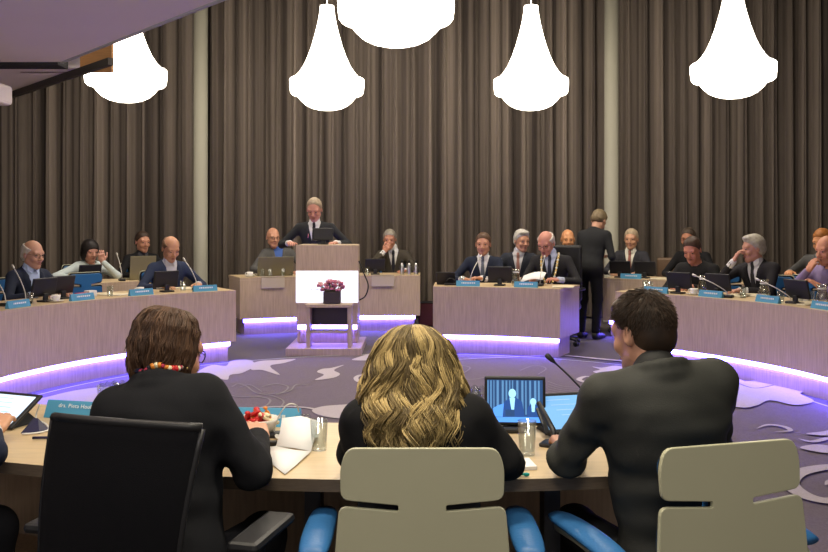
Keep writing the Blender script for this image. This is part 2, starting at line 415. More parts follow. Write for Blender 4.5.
desk('council_desk','second-row pale-wood desk at right, behind the standing person\'s feet',R2,R2O,angpx(603,R2),math.radians(62))

# ---------- chandeliers
def chandelier(x,y,zb,label,proto=[]):
    if proto: return clone(proto[0],(x,y,zb),0,label)
    r=empty('pendant_lamp',(x,y,zb),0,label,'lamp','big white glowing pendant lamps')
    prof=[(.02,0),(.12,.004),(.20,.025),(.27,.06),(.33,.115),(.37,.165),(.385,.18)]
    b=MB(); b.lathe(prof,M['lamp'],n=40); b.build('bowl',r)
    b=MB(); b.lathe([(.385,.18),(.445,.195),(.465,.22),(.475,.30),(.475,.385),(.455,.40),(.42,.41)],M['lamp'],n=40); b.build('rim_band',r)
    prof=[(.42,.41),(.36,.47),(.30,.56),(.245,.68),(.195,.82),(.15,.98),(.115,1.13),(.095,1.25),(.088,1.33)]
    b=MB(); b.lathe(prof,M['lamp'],n=40); b.build('shade',r)
    b=MB(); b.tube([(0,0,1.33),(0,0,2.7)],.008,M['chrome']); b.lathe([(.05,2.66),(.06,2.70)],M['chrome']); b.build('cable',r)
    proto.append(r); return r
for px,pb,s,l in ((126,102,83.8,'glowing pendant lamp at far left, partly behind the dropped ceiling'),(327,110,78.2,'glowing pendant lamp above the lectern, left of the largest lamp'),
      (396,46,123,'nearest and largest glowing pendant lamp, cut by the top edge'),(531,110,78.2,'glowing pendant lamp above the mayor desk'),(733,98,86.6,'glowing pendant lamp at far right')):
    d=F/s; chandelier((px-CX)/s,d,H+(YH-pb)/s,l)
# ---------- conference chair (two-lobed cream shell, blue upholstery); local +Y = the way the sitter faces
def rounded(poly, rad):
    out=[]; n=len(poly)
    for i in range(n):
        p=np.array(poly[i]); a=np.array(poly[i-1]); c=np.array(poly[(i+1)%n]); r=rad[i] if hasattr(rad,'__len__') else rad
        u=norm(a-p); w=norm(c-p); r=min(r,.48*np.linalg.norm(a-p),.48*np.linalg.norm(c-p)); s=p+u*r; e=p+w*r
        for t in (0,.25,.5,.75,1): out.append(tuple((1-t)**2*s+2*t*(1-t)*p+t*t*e))
    return out
def back_outline(g=0.0):
    R=[(.184-g,-g),(.200-g,-.045),(.198-g,-.124+g),(.058,-.137+g*.5),(.058,-.151-g*.5),(.202-g,-.139-g),(.212-g,-.26),(.215-g,-.44),(.17,-.52+g)]
    rr=[.028,.03,.022,.004,.004,.022,.05,.05,.06]
    poly=R+[(-x,z) for x,z in reversed(R)]; rad=rr+rr[::-1]
    return rounded(poly,rad)
def backmesh(poly,y0,y1,m,name,parent,bv):
    q=MB(); q.prism([(x,z) for x,z in poly],y0,y1,m); o=q.build(name,parent); bevel(o,bv,3,50); return o
def star_base(root,m,X=None,n=5,r=.30):
    q=MB(); q.tube([(0,0,.10),(0,0,.40)],.028,M['chrome'],12); q.lathe([(.045,.07),(.05,.12),(.035,.14)],m,n=16); q.build('gas_lift',root)
    for k in range(n):
        a=2*math.pi*k/n+.3; c,s=math.cos(a),math.sin(a)
        q=MB(); q.tube([(c*.03,s*.03,.105),(c*r*.6,s*r*.6,.085),(c*r,s*r,.075)],[.024,.019,.014],m,8,flat=.8); o=q.build('base_arm',root)
        q=MB(); q.tube([(c*r-s*.02,s*r+c*.02,.031),(c*r-s*.002,s*r+c*.002,.031)],.03,M['black'],12); q.tube([(c*r+s*.004,s*r-c*.004,.031),(c*r+s*.022,s*r-c*.022,.031)],.03,M['black'],12)
        q.tube([(c*r,s*r,.035),(c*r,s*r,.078)],.008,M['darkmetal']); q.build('caster',o)
CONF=[]
def conf_chair(x,y,rz,label,ztop=.907):
    if CONF: return clone(CONF[0],(x,y,0),rz,label)
    r=empty('conference_chair',(x,y,0),rz,label,'chair','cream-backed blue conference chairs')
    tilt=Matrix.Translation((0,-.235,ztop))@Matrix.Rotation(math.radians(-4),4,'X')
    o=backmesh(back_outline(),-.007,.007,M['shell'],'back_shell',r,.0065); o.matrix_basis=tilt
    o=backmesh(back_outline(.004),.008,.017,M['black'],'back_frame',r,.002); o.matrix_basis=tilt
    o=backmesh(back_outline(.018),.0175,.042,M['blue'],'back_cushion',r,.010); o.matrix_basis=tilt
    q=MB(); q.box((0,.03,.425),(.235,.235,.035),M['blue'],bev=.03); q.build('seat',r)
    q=MB(); q.box((0,.02,.382),(.215,.215,.009),M['shell'],bev=.008); q.build('seat_shell',r)
    for s in (-1,1):
        q=MB(); q.tube([(s*.275,-.02+t,.612+ .018*math.cos((t-.02)*5)) for t in np.linspace(-.17,.20,10)],[.030,.038,.041,.042,.042,.042,.041,.04,.037,.028],M['blue'],14,flat=.42)
        o=q.build('armrest',r)
        q=MB(); q.tube(smooth_open([(s*.275,.17,.598),(s*.275,.0,.603),(s*.275,-.17,.583),(s*.268,-.215,.52),(s*.25,-.16,.44),(s*.21,-.05,.385)]),.014,M['shell'],10,flat=1.3); q.build('arm_frame',o)
    star_base(r,M['chrome'])
    CONF.append(r); return r
conf_chair(.02,2.43,0,'cream-backed conference chair with blue armrests behind the curly blond woman')
conf_chair(.72,2.466,math.radians(16),'cream-backed conference chair turned left, behind the man in the dark blazer')
conf_chair(-1.60,2.42,math.radians(-22),'cream-backed chair with blue armrest at the far left edge of the photo')

# black task chair
def task_chair(x,y,rz,label):
    r=empty('task_chair',(x,y,0),rz,label,'chair')
    out=rounded([(.232,0),(.205,-.30),(.15,-.36),(-.15,-.36),(-.205,-.30),(-.232,0)],[.03,.08,.05,.05,.08,.03])
    # curved fabric panel
    n=14; vs=[];fs=[];K=12
    def pt(u,w): # u -1..1, w 0..1 down
        hw=.203-.03*w; x=hw*u; z=-.42*w; y=.045*(u*u)-.02*math.sin(w*math.pi)
        return x,y,z
    for side,off in ((0,0),(1,.016)):
        for j in range(K+1):
            for i in range(n+1):
                x_,y_,z_=pt(-1+2*i/n,j/K); vs.append((x_,y_+off,z_))
    S=(n+1)*(K+1)
    for j in range(K):
        for i in range(n):
            a=j*(n+1)+i; fs.append((a,a+1,a+n+2,a+n+1)); a+=S; fs.append((a,a+n+1,a+n+2,a+1))
    for i in range(n):
        fs.append((i,S+i,S+i+1,i+1)); a=K*(n+1)+i; fs.append((a,a+1,S+a+1,S+a))
    for j in range(K):
        a=j*(n+1); fs.append((a,a+n+1,S+a+n+1,S+a)); a+=n; fs.append((a,S+a,S+a+n+1,a+n+1))
    T=Matrix.Translation((0,-.22,.974))@Matrix.Rotation(math.radians(.8),4,'Y')@Matrix.Rotation(math.radians(-11),4,'X')
    q=MB(); q.add(vs,fs,M['blackfab'],True); o=q.build('backrest',r); o.matrix_basis=T
    q=MB(); q.tube([(lambda p:(p[0],p[1]+.008,p[2]+.002))(pt(-1+2*i/12,0)) for i in range(13)],.012,M['black'],8); 
    for s in (-1,1): q.tube([(lambda p:(p[0],p[1]+.008,p[2]))(pt(s,j/8)) for j in range(9)],.009,M['black'],8)
    q.tube([(lambda p:(p[0],p[1]+.004,p[2]))(pt(-1+2*i/12,1)) for i in range(13)],.011,M['black'],8)
    o=q.build('back_frame',r); o.matrix_basis=T
    q=MB(); q.tube(smooth_open([(-.14,-.235,.60),(-.13,-.25,.57),(-.09,-.26,.50),(-.03,-.25,.43),(0,-.17,.40)]),.005,M['chrome'],8); q.build('wire',r)
    q=MB(); q.box((0,-.235,.47),(.025,.012,.11),M['black'],bev=.008); q.box((0,-.238,.545),(.16,.01,.018),M['black'],bev=.006); q.box((0,-.15,.385),(.04,.10,.02),M['black'],bev=.01); q.build('back_support',r)
    q=MB(); q.box((0,.04,.435),(.24,.235,.035),M['blackfab'],bev=.03); q.build('seat',r)
    for s in (-1,1):
        q=MB(); q.box((s*.285,.0,.665),(.042,.13,.014),M['black'],bev=.013); o=q.build('armrest',r)
        q=MB(); q.tube([(s*.285,-.02,.655),(s*.285,-.03,.50),(s*.24,-.03,.42),(s*.15,-.02,.40)],.017,M['darkmetal'],10); q.build('arm_post',o)
    star_base(r,M['black'])
    return r
task_chair(-.665,2.37,math.radians(-13.8),'black mesh task chair behind the woman with short brown hair')

# ---------- lectern with lit panel, step and speaker
d=9.95; lx=(325.5-CX)*d/F
r=empty('lectern',(lx,10.35,0),0,'pale wooden lectern with glowing white front panel, where the man stands','lectern')
def L(name,c,h,m,par=None,bev=.004):
    q=MB(); q.box(c,h,M[m],bev=bev); return q.build(name,par or r)
L('base_step',(0,-.12,.04),(.41,.50,.04),'wood')
L('top_board',(0,-.21,1.045),(.35,.022,.145),'wood')
o=L('light_panel',(0,-.215,.72),(.35,.02,.178),'panel')
q=MB()
for k,(x0,x1,z) in enumerate(((-.1,-.02,.83),(-.0,.06,.84),(.08,.19,.835),(.12,.2,.80),(-.04,.10,.79))):
    q.tube(smooth_open([(x0,-.237,z),(x0*.6+x1*.4,-.237,z+.012),(x0*.3+x1*.7,-.237,z-.01),(x1,-.237,z+.004)]),.004,M['panelmark'],5)
q.build('lettering',o)
L('top_shelf',(0,.02,1.176),(.33,.24,.014),'wood')
for s in (-1,1): L('side_panel',(s*.32,.03,.64),(.018,.22,.545),'wood')
L('lower_panel',(0,-.205,.415),(.345,.014,.125),'wood')
L('plinth',(0,-.06,.165),(.335,.10,.083),'wood')
q=MB(); q.box((0,-.182,.262),(.335,.015,.024),M['led']); q.build('light_strip',r)
q=MB(); q.tube(smooth_open([(.345,.0,1.0),(.41,-.05,.85),(.455,-.05,.72),(.42,-.02,.60),(.35,.0,.55)]),.008,M['black'],8); q.build('cable',r)
# flower stand
s_=90.; d=F/s_
fx=(330.5-CX)/s_
r=empty('side_table',(fx,9.90,.08),0,'small open pale-wood stand in front of the lectern, holding the flowers','table')
q=MB(); q.box((0,0,.455),(.255,.12,.018),M['wood'],bev=.005); q.build('table_top',r)
for s in (-1,1): q=MB(); q.box((s*.225,0,.218),(.022,.11,.218),M['wood'],bev=.004); q.build('leg',r)
q=MB(); q.box((0,.0,.17),(.20,.10,.012),M['wood']); q.build('shelf',r)
q=MB(); q.box((0,.105,.33),(.203,.006,.105),M['planter']); q.build('back_panel',r)  # wooden back given a dark colour that paints in the shade of the recess
r=empty('flower_box',(fx+.03,9.88,.553),0,'dark square planter with pink and white flowers on the stand before the lectern','flowers')
q=MB(); q.box((0,0,.07),(.092,.075,.066),M['planter'],bev=.008); q.build('planter',r)
q=MB(); rr=random.Random(3)
for k in range(34):
    a=rr.uniform(0,6.28); R_=rr.uniform(.02,.15); c=(R_*math.cos(a)-.02,R_*math.sin(a)*.6,.15+rr.uniform(0,.10)*(1.3-R_*4))
    q.tube([(c[0]*.4,c[1]*.4,.12),c],.003,M['leaf'],5)
    for p in range(6):
        aa=p*1.05+a; q.ball((c[0]+.016*math.cos(aa),c[1]+.012*math.sin(aa),c[2]+.006*math.sin(3*aa)),(.016,.012,.012),M['pink'] if k%3 else M['palepink'],n=6)
    q.ball(c,.008,M['yellow'],n=6)
q.build('blossoms',r)
q=MB()
for k in range(22):
    a=rr.uniform(0,6.28); L_=rr.uniform(.09,.16); e=(L_*math.cos(a)-.02,L_*.6*math.sin(a),.14+rr.uniform(-.01,.06))
    q.tube([(0,0,.12),(e[0]*.5,e[1]*.5,.15),e],[.004,.014,.002],M['leaf'],6,flat=.25)
q.tube(smooth_open([(-.05,0,.13),(-.13,-.02,.16),(-.2,-.02,.15),(-.24,-.02,.165)]),.003,M['leaf'],5); q.build('leaves',r)

# ---------- desk things
def put(proto_fn, store, x,y,z,rz,label,*a,**k):
    key=(proto_fn.__name__,a)
    if key in store: return clone(store[key],(x,y,z),rz,label)
    r=proto_fn(x,y,z,rz,label,*a,**k); store[key]=r; return r
ST={}
def name_plate(x,y,z,rz,label,m='plate'):
    r=empty('name_plate',(x,y,z),rz,label,'name plate','name plates on the desks')
    q=MB(); q.add([(-.13,-.022,0),(.13,-.022,0),(.13,.022,0),(-.13,.022,0),(-.13,-.003,.062),(.13,-.003,.062),(.13,.003,.062),(-.13,.003,.062)],
        [(0,3,2,1),(0,1,5,4),(2,3,7,6),(4,5,6,7),(0,4,7,3),(1,2,6,5)],M[m]); q.build('card',r)
    for s in (-1,1):
        q=MB(); rr=random.Random(5); xx=-.08
        while xx<.075:
            w=rr.uniform(.008,.02); yy=.0125*s
            q.box((xx+w/2,yy*1.12,.037),(w/2,.001,.007),M['letter'] if m=='plate' else M['beigeplate'],X=None); xx+=w+.006
        q.build('lettering',r)
    return r
def monitor(x,y,z,rz,label,w=.135,h=.085,tilt=14):   # screen faces local -Y (towards its user)
    r=empty('desk_monitor',(x,y,z),rz,label,'monitor','small black desk monitors')
    T=Matrix.Translation((0,0,.045+h))@Matrix.Rotation(math.radians(-tilt),4,'X')
    q=MB(); q.box((0,0,0),(w,.012,h),M['black'],bev=.008); o=q.build('housing',r); o.matrix_basis=T
    q=MB(); q.box((0,-.0125,0),(w-.012,.001,h-.014),M['dark']); q.build('screen',o)
    q=MB(); q.box((0,.02,.008),(.06,.05,.008),M['black'],bev=.006); q.box((0,.018,.04),(.025,.012,.035),M['black'],bev=.006); q.build('stand',r)
    return r
def microphone(x,y,z,rz,label,reach=.22,height=.30,m='silver'):
    r=empty('gooseneck_microphone',(x,y,z),rz,label,'microphone','gooseneck microphones')
    q=MB(); q.box((0,0,.014),(.035,.05,.014),M['black'],bev=.01); q.build('base',r)
    pts=smooth_open([(0,0,.02),(.0,-.02*reach/.2,height*.35),(0,-.5*reach,height*.7),(0,-reach,height)])
    q=MB(); q.tube(pts,.0045,M[m],8); q.build('stem',r)
    e=pts[-1]; dd=norm(pts[-1]-pts[-3]); q=MB(); q.tube([e-dd*.005,e+dd*.01,e+dd*.04,e+dd*.048],[.005,.010,.011,.006],M[m] if m=='silver' else M['black'],10); q.build('capsule',r)
    return r
def glass(x,y,z,rz,label,h=.10,r0=.026,r1=.031):
    q=MB(); q.lathe([(.001,0),(r0,0),(r0,.004),(r1,h),(r1-.0018,h),(r0-.002,.012),(.001,.010)],M['glass'],n=24,cap=False)
    o=q.build('drinking_glass'); o.location=(x,y,z); return tag(o,label,'glass','drinking glasses')
def cup(x,y,z,rz,label):
    r=empty('coffee_cup',(x,y,z),rz,label,'cup','white coffee cups on saucers')
    q=MB(); q.lathe([(.001,.001),(.04,.002),(.072,.012),(.073,.015),(.04,.007),(.001,.006)],M['china'],n=24,cap=False); q.build('saucer',r)
    q=MB(); q.lathe([(.001,.008),(.024,.008),(.036,.035),(.040,.062),(.037,.062),(.033,.035),(.02,.014),(.001,.013)],M['china'],n=24,cap=False); o=q.build('cup',r)
    q=MB(); q.tube(smooth_open([(.037,0,.052),(.058,0,.05),(.058,0,.03),(.034,0,.024)]),.004,M['china'],6); q.build('handle',o)
    return r
def carafe(x,y,z,rz,label):
    r=empty('water_carafe',(x,y,z),rz,label,'carafe','glass carafes')
    q=MB(); q.lathe([(.001,0),(.045,0),(.052,.02),(.054,.07),(.04,.12),(.032,.145),(.046,.185),(.0445,.185),(.0305,.147),(.038,.12),(.0515,.07),(.049,.02),(.001,.008)],M['water'],n=24,cap=False); q.build('body',r)
    q=MB(); q.lathe([(.032,.143),(.036,.147),(.036,.152),(.032,.156)],M['white'],n=20,cap=False); q.build('collar',r)
    return r
def papers(x,y,z,rz,label,w=.105,l=.1485,m='paper',n=4):
    q=MB(); rr=random.Random(int(abs(x)*1000)+2)
    for k in range(n): q.box((rr.uniform(-.012,.012),rr.uniform(-.01,.01),.002+.0022*k),(w,l,.001),M[m] if (k+1)%3 else M['paper'],rz=rr.uniform(-.12,.12))
    o=q.build('paper_stack'); o.location=(x,y,z); o.rotation_euler=(0,0,rz); return tag(o,label,'papers','loose papers on the desks')
def on(px,R,near=False):
    x,y=seat(px,R,near); return x,y,TOP+.001,inward(x,y)+math.pi   # local -Y faces outward/inward flip handled per thing
def place(fn,px,R,label,near=False,turn=0,*a,**k):
    x,y=seat(px,R,near); rz=inward(x,y)+turn
    return put(fn,ST,x,y,TOP+.0005,rz,label,*a,**k)
PI=math.pi
# left desk
for px,l in ((18,'blue name plate in front of the white-haired man at far left'),(82,'blue name plate before the empty blue chair, left desk'),(141,'blue name plate in front of the balding man in navy'),(205,'blue name plate at the right end of the left desk')):
    place(name_plate,px,3.43,l)
place(name_plate,468,3.43,'blue name plate in front of the man in navy suit, mayor desk'); place(name_plate,526,3.43,'blue name plate in front of the mayor with gold chain')
for px,l in ((656,'blue name plate half behind the dark-haired man\'s head, right desk'),(711,'blue name plate in front of the man in black'),(768,'blue name plate in front of the man resting his cheek on his hand'),(823,'blue name plate at the right edge of the photo')):
    place(name_plate,px,3.43,l)
place(name_plate,631,R2+.06,'blue name plate on the second-row desk right of the column')
for px,l in ((273,'beige name plate hanging on the desk front left of the lectern'),(383,'beige name plate hanging on the desk front right of the lectern')):
    x,y=seat(px,R2); q=MB(); q.box((0,-.006,-.075),(.15,.004,.068),M['beigeplate'],bev=.003); q.box((0,.02,.0035),(.15,.03,.003),M['beigeplate'])
    o=q.build('name_plate'); o.location=(x,y-.012,TOP); o.rotation_euler=(0,0,inward(x,y)+PI); tag(o,l,'name plate','beige plates on the desk behind the lectern')
q=MB(); q.box((0,0,.17),(.12,.12,.16),mat('dark_red_fabric',(.06,.008,.012),.8),bev=.02); q.box((0,0,.335),(.125,.125,.006),M['black'],bev=.004); o=q.build('storage_box'); o.location=((427-CX)*12.5/F,12.5,0); tag(o,'dark red box on the floor between lectern desk and mayor desk','box')
# monitors (screens face the sitters: local -Y faces outward => turn 0)
for px,R,l in ((44,3.62,'black monitor in front of the white-haired man at far left'),(62,3.72,'tilted black monitor beside the white-haired man, left desk'),(166,3.62,'black monitor in front of the balding man in navy'),(500,3.62,'black monitor between the two seated men at the mayor desk'),
    (679,3.55,'black monitor left of the man in black, right desk'),(718,3.62,'low black monitor in front of the man in black'),(797,3.55,'wide black monitor between the two rightmost people'),
    (620,R2+.22,'black monitor left of the name plate, second-row right desk'),(645,R2+.24,'black monitor right of the grey-blond man'),(90,R2+.1,'black monitor hiding the woman in white blouse'),(375,R2+.25,'black laptop monitor in front of the man with hand at chin')):
    place(monitor,px,R,l)
for px,R,l in ((6,3.6,'silver microphone at the left edge of the photo'),(26,3.6,'silver microphone before the white-haired man\'s shirt'),(197,3.6,'silver microphone right of the balding man in navy'),(470,3.6,'silver microphone before the man in navy suit, mayor desk'),(540,3.66,'silver microphone crossing the mayor\'s chain'),(122,R2+.15,'silver microphone left of the laptop, second row left')):
    x,y=seat(px,R); r=put(microphone,ST,x,y,TOP+.0005,inward(x,y)+rnd.uniform(-.5,.5),l)
for px,R,l,a in ((728,3.5,'long silver microphone slanting toward the man resting his cheek on his hand',-1.45),(792,3.5,'long silver microphone slanting past the rightmost monitor',-1.35)):
    x,y=seat(px,R); r=microphone(x,y,TOP+.0005,inward(x,y)+1.9,l,.30,.19)
    r.name='gooseneck_microphone'; 
for px,R,l in ((140,3.62,'white cup left of the monitor of the balding man in navy'),(56,3.5,'white cup right of the leftmost monitor'),(694,3.52,'white cup between monitor and carafe, right desk'),(679,R2+.2,'white cup on the second-row right desk'),(250,R2+.15,'white cup at the left end of the desk behind the lectern'),(800,3.75,'white cup behind the rightmost microphone')):
    place(cup,px,R,l)
for px,R,l in ((30,3.55,'glass in front of the white-haired man at far left'),(183,3.6,'glass right of the monitor of the balding man in navy'),(462,3.6,'glass left of the silver microphone, mayor desk'),(781,3.5,'glass right of the name plate of the man resting his cheek'),
   (670,R2+.2,'glass on the second-row right desk'),(262,R2+.12,'first glass before the olive laptop lid, behind the lectern'),(270,R2+.1,'second glass before the olive laptop lid, behind the lectern'),(283,R2+.1,'glass nearest the lectern on its left side'),(367,R2+.1,'glass nearest the lectern on its right side'),(650,3.6,'glass just above the dark-haired man\'s head'),(645,3.75,'glass left of the monitor, above the dark-haired man\'s head'),(743,3.6,'glass between name plate and carafe of the man resting his cheek'),(110,3.55,'glass right of the second name plate, left desk'),(291,R2+.2,'glass close to the lectern\'s left edge'),(811,3.8,'glass left of the rightmost carafe')):
    place(glass,px,R,l)
for px,R,l in ((703,3.66,'glass carafe in front of the man in black'),(764,3.6,'glass carafe before the chest of the man resting his cheek'),(516,3.66,'glass carafe left of the mayor\'s papers'),(822,3.6,'glass carafe at the right edge of the photo')):
    place(carafe,px,R,l)
def slim_bottle(x,y,z,rz,label):
    r=empty('thermos_bottle',(x,y,z),rz,label,'bottle','slim bottles right of the lectern')
    q=MB(); q.lathe([(.028,0),(.03,.01),(.03,.10),(.02,.14),(.012,.16)],M['chrome'],n=16); q.build('body',r)
    q=MB(); q.lathe([(.013,.16),(.014,.19),(.008,.20)],M['black'],n=12); q.build('cap',r); return r
for px,l in ((402,'slim steel bottle under the hand of the man right of the lectern'),(409,'middle slim steel bottle at the right end of the desk'),(416,'rightmost slim steel bottle near the desk end')):
    place(slim_bottle,px,R2+.15,l)
for px,R,l,t in ((736,3.72,'papers under the elbow of the man resting his cheek',.2),(660,3.66,'papers behind the monitor left of the man in black',0),(662,R2+.2,'papers on the second-row right desk',0),(563,3.62,'papers with cream folder at the right end of the mayor desk',.3),(805,3.62,'papers at the right edge, below the wide monitor',.2),(112,3.7,'papers between the empty blue chair and the balding man, left desk',.3),(188,3.85,'papers behind the rightmost glass of the left desk',0),(752,3.9,'papers beside the carafe of the man resting his cheek',.4),(262,R2+.45,'papers behind the olive laptop lid',0)):
    x,y=seat(px,R); papers(x,y,TOP+.001,inward(x,y)+t,l,m='folder')
# red and white candy box
x,y=seat(86,3.66); r=empty('tissue_box',(x,y,TOP+.001),inward(x,y),'red and white box beside the empty blue chair','box')
q=MB(); q.box((-.05,0,.03),(.045,.04,.03),M['white'],bev=.005); q.build('white_pack',r); q=MB(); q.box((.055,0,.022),(.05,.035,.022),M['red'],bev=.005); q.build('red_pack',r)
# open laptop with olive lid, second row left laptop
def laptop(x,y,z,rz,label,m='olive',w=.19,h=.12,t=18,scr='dark'):   # user sits at local -Y
    r=empty('laptop',(x,y,z),rz,label,'laptop')
    q=MB(); q.box((0,-.11,.009),(w,.12,.009),M[m],bev=.006); q.build('keyboard_base',r)
    T=Matrix.Translation((0,.012,.016))@Matrix.Rotation(math.radians(-t),4,'X')
    q=MB(); q.box((0,0,h),(w,.006,h),M[m],bev=.005); o=q.build('lid',r); o.matrix_basis=T
    q=MB(); q.box((0,-.0068,h),(w-.012,.0006,h-.012),M[scr]); q.build('screen',o)
    return r
x,y=seat(275,R2+.2); laptop(x,y,TOP,inward(x,y),'laptop with olive-grey lid in front of the bald man with glasses',w=.235,h=.125)
x,y=seat(142,R2+.22); laptop(x,y,TOP,inward(x,y),'laptop with grey lid before the man in the second row left',w=.16,h=.14,t=8)
x,y=seat(446,3.66); laptop(x,y,TOP,inward(x,y),'small black laptop at the left end of the mayor desk','black',w=.105,h=.075,t=30)
x,y=seat(456,3.56); q=MB(); q.tube([(.05*math.cos(a),0,.02+.055*math.sin(a)) for a in np.linspace(0,PI,12)],.006,M['black']); q.box((0,0,.012),(.07,.05,.010),M['black'],bev=.008)
o=q.build('desk_telephone'); o.location=(x-.06,y,TOP+.003); tag(o,'small black console with arched handle at the left end of the mayor desk','console')
# lectern monitor
r=monitor((323-CX)*10.28/F,10.30,1.192,PI*0,'black monitor on top of the lectern',.115,.072,12)
# papers mayor holds
q=MB(); n=8; vs=[];fs=[]
for i in range(n+1):
    for j in (0,1): vs.append((-.13+.26*i/n, -.1+.2*j, .05*math.sin(i/n*2.2)+.07*j))
for i in range(n): fs.append((2*i,2*i+2,2*i+3,2*i+1))
q.add(vs,fs,M['paper'],True); x,y=seat(533,3.76); o=q.build('paper_sheet'); o.location=(x,y,TOP+.03); o.rotation_euler=(0,0,inward(x,y)+PI); md=o.modifiers.new('s','SOLIDIFY'); md.thickness=.002
tag(o,'curled white papers in the hands of the mayor with gold chain','papers')
# ---------- foreground desk things
Z=TOP+.001
def deskpt(px,py,z=TOP): return pxz(px,py,z)
def big_plate(px,py,rz,label,text=None):
    x,y=deskpt(px,py); r=empty('name_plate',(x,y,Z),rz,label,'name plate','foreground blue name plates')
    q=MB(); q.add([(-.14,-.030,0),(.14,-.030,0),(.14,.030,0),(-.14,.030,0),(-.14,-.003,.060),(.14,-.003,.060),(.14,.003,.060),(-.14,.003,.060)],
        [(0,3,2,1),(0,1,5,4),(2,3,7,6),(4,5,6,7),(0,4,7,3),(1,2,6,5)],M['plate']); q.build('card',r)
    if text:
        cu=bpy.data.curves.new('t','FONT'); cu.body=text; cu.size=.0205; cu.extrude=.0004; cu.space_character=1.08; cu.offset=.0
        to=bpy.data.objects.new('t',cu); COL.objects.link(to); dg=bpy.context.evaluated_depsgraph_get(); me=bpy.data.meshes.new_from_object(to.evaluated_get(dg)); bpy.data.objects.remove(to)
        me.materials.clear(); me.materials.append(M['letter']); t=bpy.data.objects.new('lettering',me); COL.objects.link(t); t.parent=r
        t.location=(-.088,-.0158,.038); t.rotation_euler=(math.radians(90-24),0,0)
    else:
        q=MB(); rr=random.Random(6); xx=-.06
        while xx<.09:
            w=rr.uniform(.006,.014); q.box((xx+w/2,-.0185,.034),(w/2,.0012,.006),M['letter']); xx+=w+.005
        q.build('lettering',r)
    return r
big_plate(82,418,math.radians(-14),'blue name plate lettered in white, left of the brown-haired woman','drs. Pieta Houben')
big_plate(262,425,math.radians(-6),'blue name plate behind the candy bowl',None)
# tablet left, its stand, cable
def tablet(px,py,rz,label,scr,w=.125,h=.085,tilt=50,lift=.055):
    x,y=deskpt(px,py); r=empty('tablet_computer',(x,y,Z),rz,label,'tablet')
    T=Matrix.Translation((0,0,lift+.01))@Matrix.Rotation(math.radians(90-tilt-90+0),4,'X')
    T=Matrix.Translation((0,0,lift))@Matrix.Rotation(math.radians(90-tilt),4,'X')@Matrix.Rotation(math.radians(0),4,'X')
    q=MB(); q.box((0,0,0),(w,h,.006),M['black'],bev=.006); o=q.build('body',r); o.matrix_basis=T
    q=MB(); q.box((0,0,.0064),(w-.017,h-.017,.0006),M[scr])
    q.build('screen',o)
    q=MB()
    for k in range(5): q.box((-w*.45+.02*k*.6+.02,h*.6-.022*k,.0074),(w*.35,.0012,.0003),M['scrl'])
    q.build('screen_text',o)
    q=MB(); hh=math.sin(math.radians(90-tilt))*h; q.add([(-w*.8,-h*.6,0),(w*.8,-h*.6,0),(w*.8,h*.9,0),(-w*.8,h*.9,0),(-w*.5,h*.25,lift+hh*.35),(w*.5,h*.25,lift+hh*.35)],[(0,3,2,1),(0,1,5,4),(2,3,4,5),(0,4,3),(1,2,5)],M['black']); q.build('stand',r)
    return r
tablet(3,424,math.radians(-22),'tablet with lit white screen at the left edge, under the hand','scrw',w=.115,h=.085,tilt=58,lift=.05)
q=MB(); x,y=deskpt(60,440); q.tube([(0,0,.006),(.075,.006,.006)],.0045,M['navy'],8); q.tube([(.075,.006,.006),(.13,.010,.006)],.0045,M['silver'],8); q.tube([(.130,.010,.006),(.142,.011,.006)],[.004,.001],M['navy'],8)
o=q.build('ballpoint_pen'); o.location=(x-.09,y,Z); tag(o,'dark blue pen lying on the desk left of the black task chair','pen')
def P3(px,py,z): 
    x,y=pxz(px,py,z); return (x,y,z)
q=MB(); q.tube(smooth_open([P3(40,404,.80),P3(36,418,.75),P3(46,424,.745),P3(48,430,.745),P3(36,433,.745),P3(22,434,.745)]),.003,M['white'],6)
tag(q.build('charging_cable'),'thin white cable curling beside the left tablet','cable')
x,y=deskpt(40,432); q=MB(); q.add([(-.06,-.04,0),(.05,-.05,0),(.07,.05,0),(-.05,.05,0),(-.01,.02,.075),(.01,.03,.07)],[(0,3,2,1),(0,1,5,4),(1,2,5),(2,3,4,5),(3,0,4)],M['navy'])
o=q.build('tablet_cover'); o.location=(x-.02,y,Z); o.scale=(.6,.6,.6); tag(o,'folded dark cover beside the left tablet','cover')
# upturned glasses cluster with carafe
def glass_cluster(px,py,label,grp='clusters of upturned glasses on the foreground desk'):
    x,y=deskpt(px,py)
    r=empty('cut_glass_bowl',(x,y,Z),0,label,'glass bowl',grp)
    q=MB(); prof=[(.001,.0),(.035,0),(.045,.012),(.060,.06),(.066,.125),(.062,.13),(.054,.07),(.04,.018),(.001,.012)]; n=28; vs=[];fs=[]
    for j,(rr_,zz) in enumerate(prof):
        for i in range(n):
            a=2*PI*i/n; k=1+.07*(1 if i%2 else -1)*(1 if j in(2,3,4,5) else 0); vs.append((rr_*k*math.cos(a),rr_*k*math.sin(a),zz+(.006*(i%2) if j in (4,5) else 0)))
    for j in range(len(prof)-1):
        for i in range(n): fs.append((j*n+i,j*n+(i+1)%n,(j+1)*n+(i+1)%n,(j+1)*n+i))
    q.add(vs,fs,M['glass']); q.build('bowl',r)
    q=MB(); rr=random.Random(9)
    for k in range(14):
        a=rr.uniform(0,6.28); R_=rr.uniform(0,.045); c=(R_*math.cos(a),R_*math.sin(a),.035+.022*(k//3)+rr.uniform(0,.01))
        q.ball(c,(.017,.014,.012),M['glass'],n=6)
    q.build('glass_stones',r); return r
glass_cluster(117,421,'sparkling cut-glass bowl behind the left shoulder of the brown-haired woman')
glass_cluster(476,427,'sparkling cut-glass bowl between the blond woman and the lit monitor')
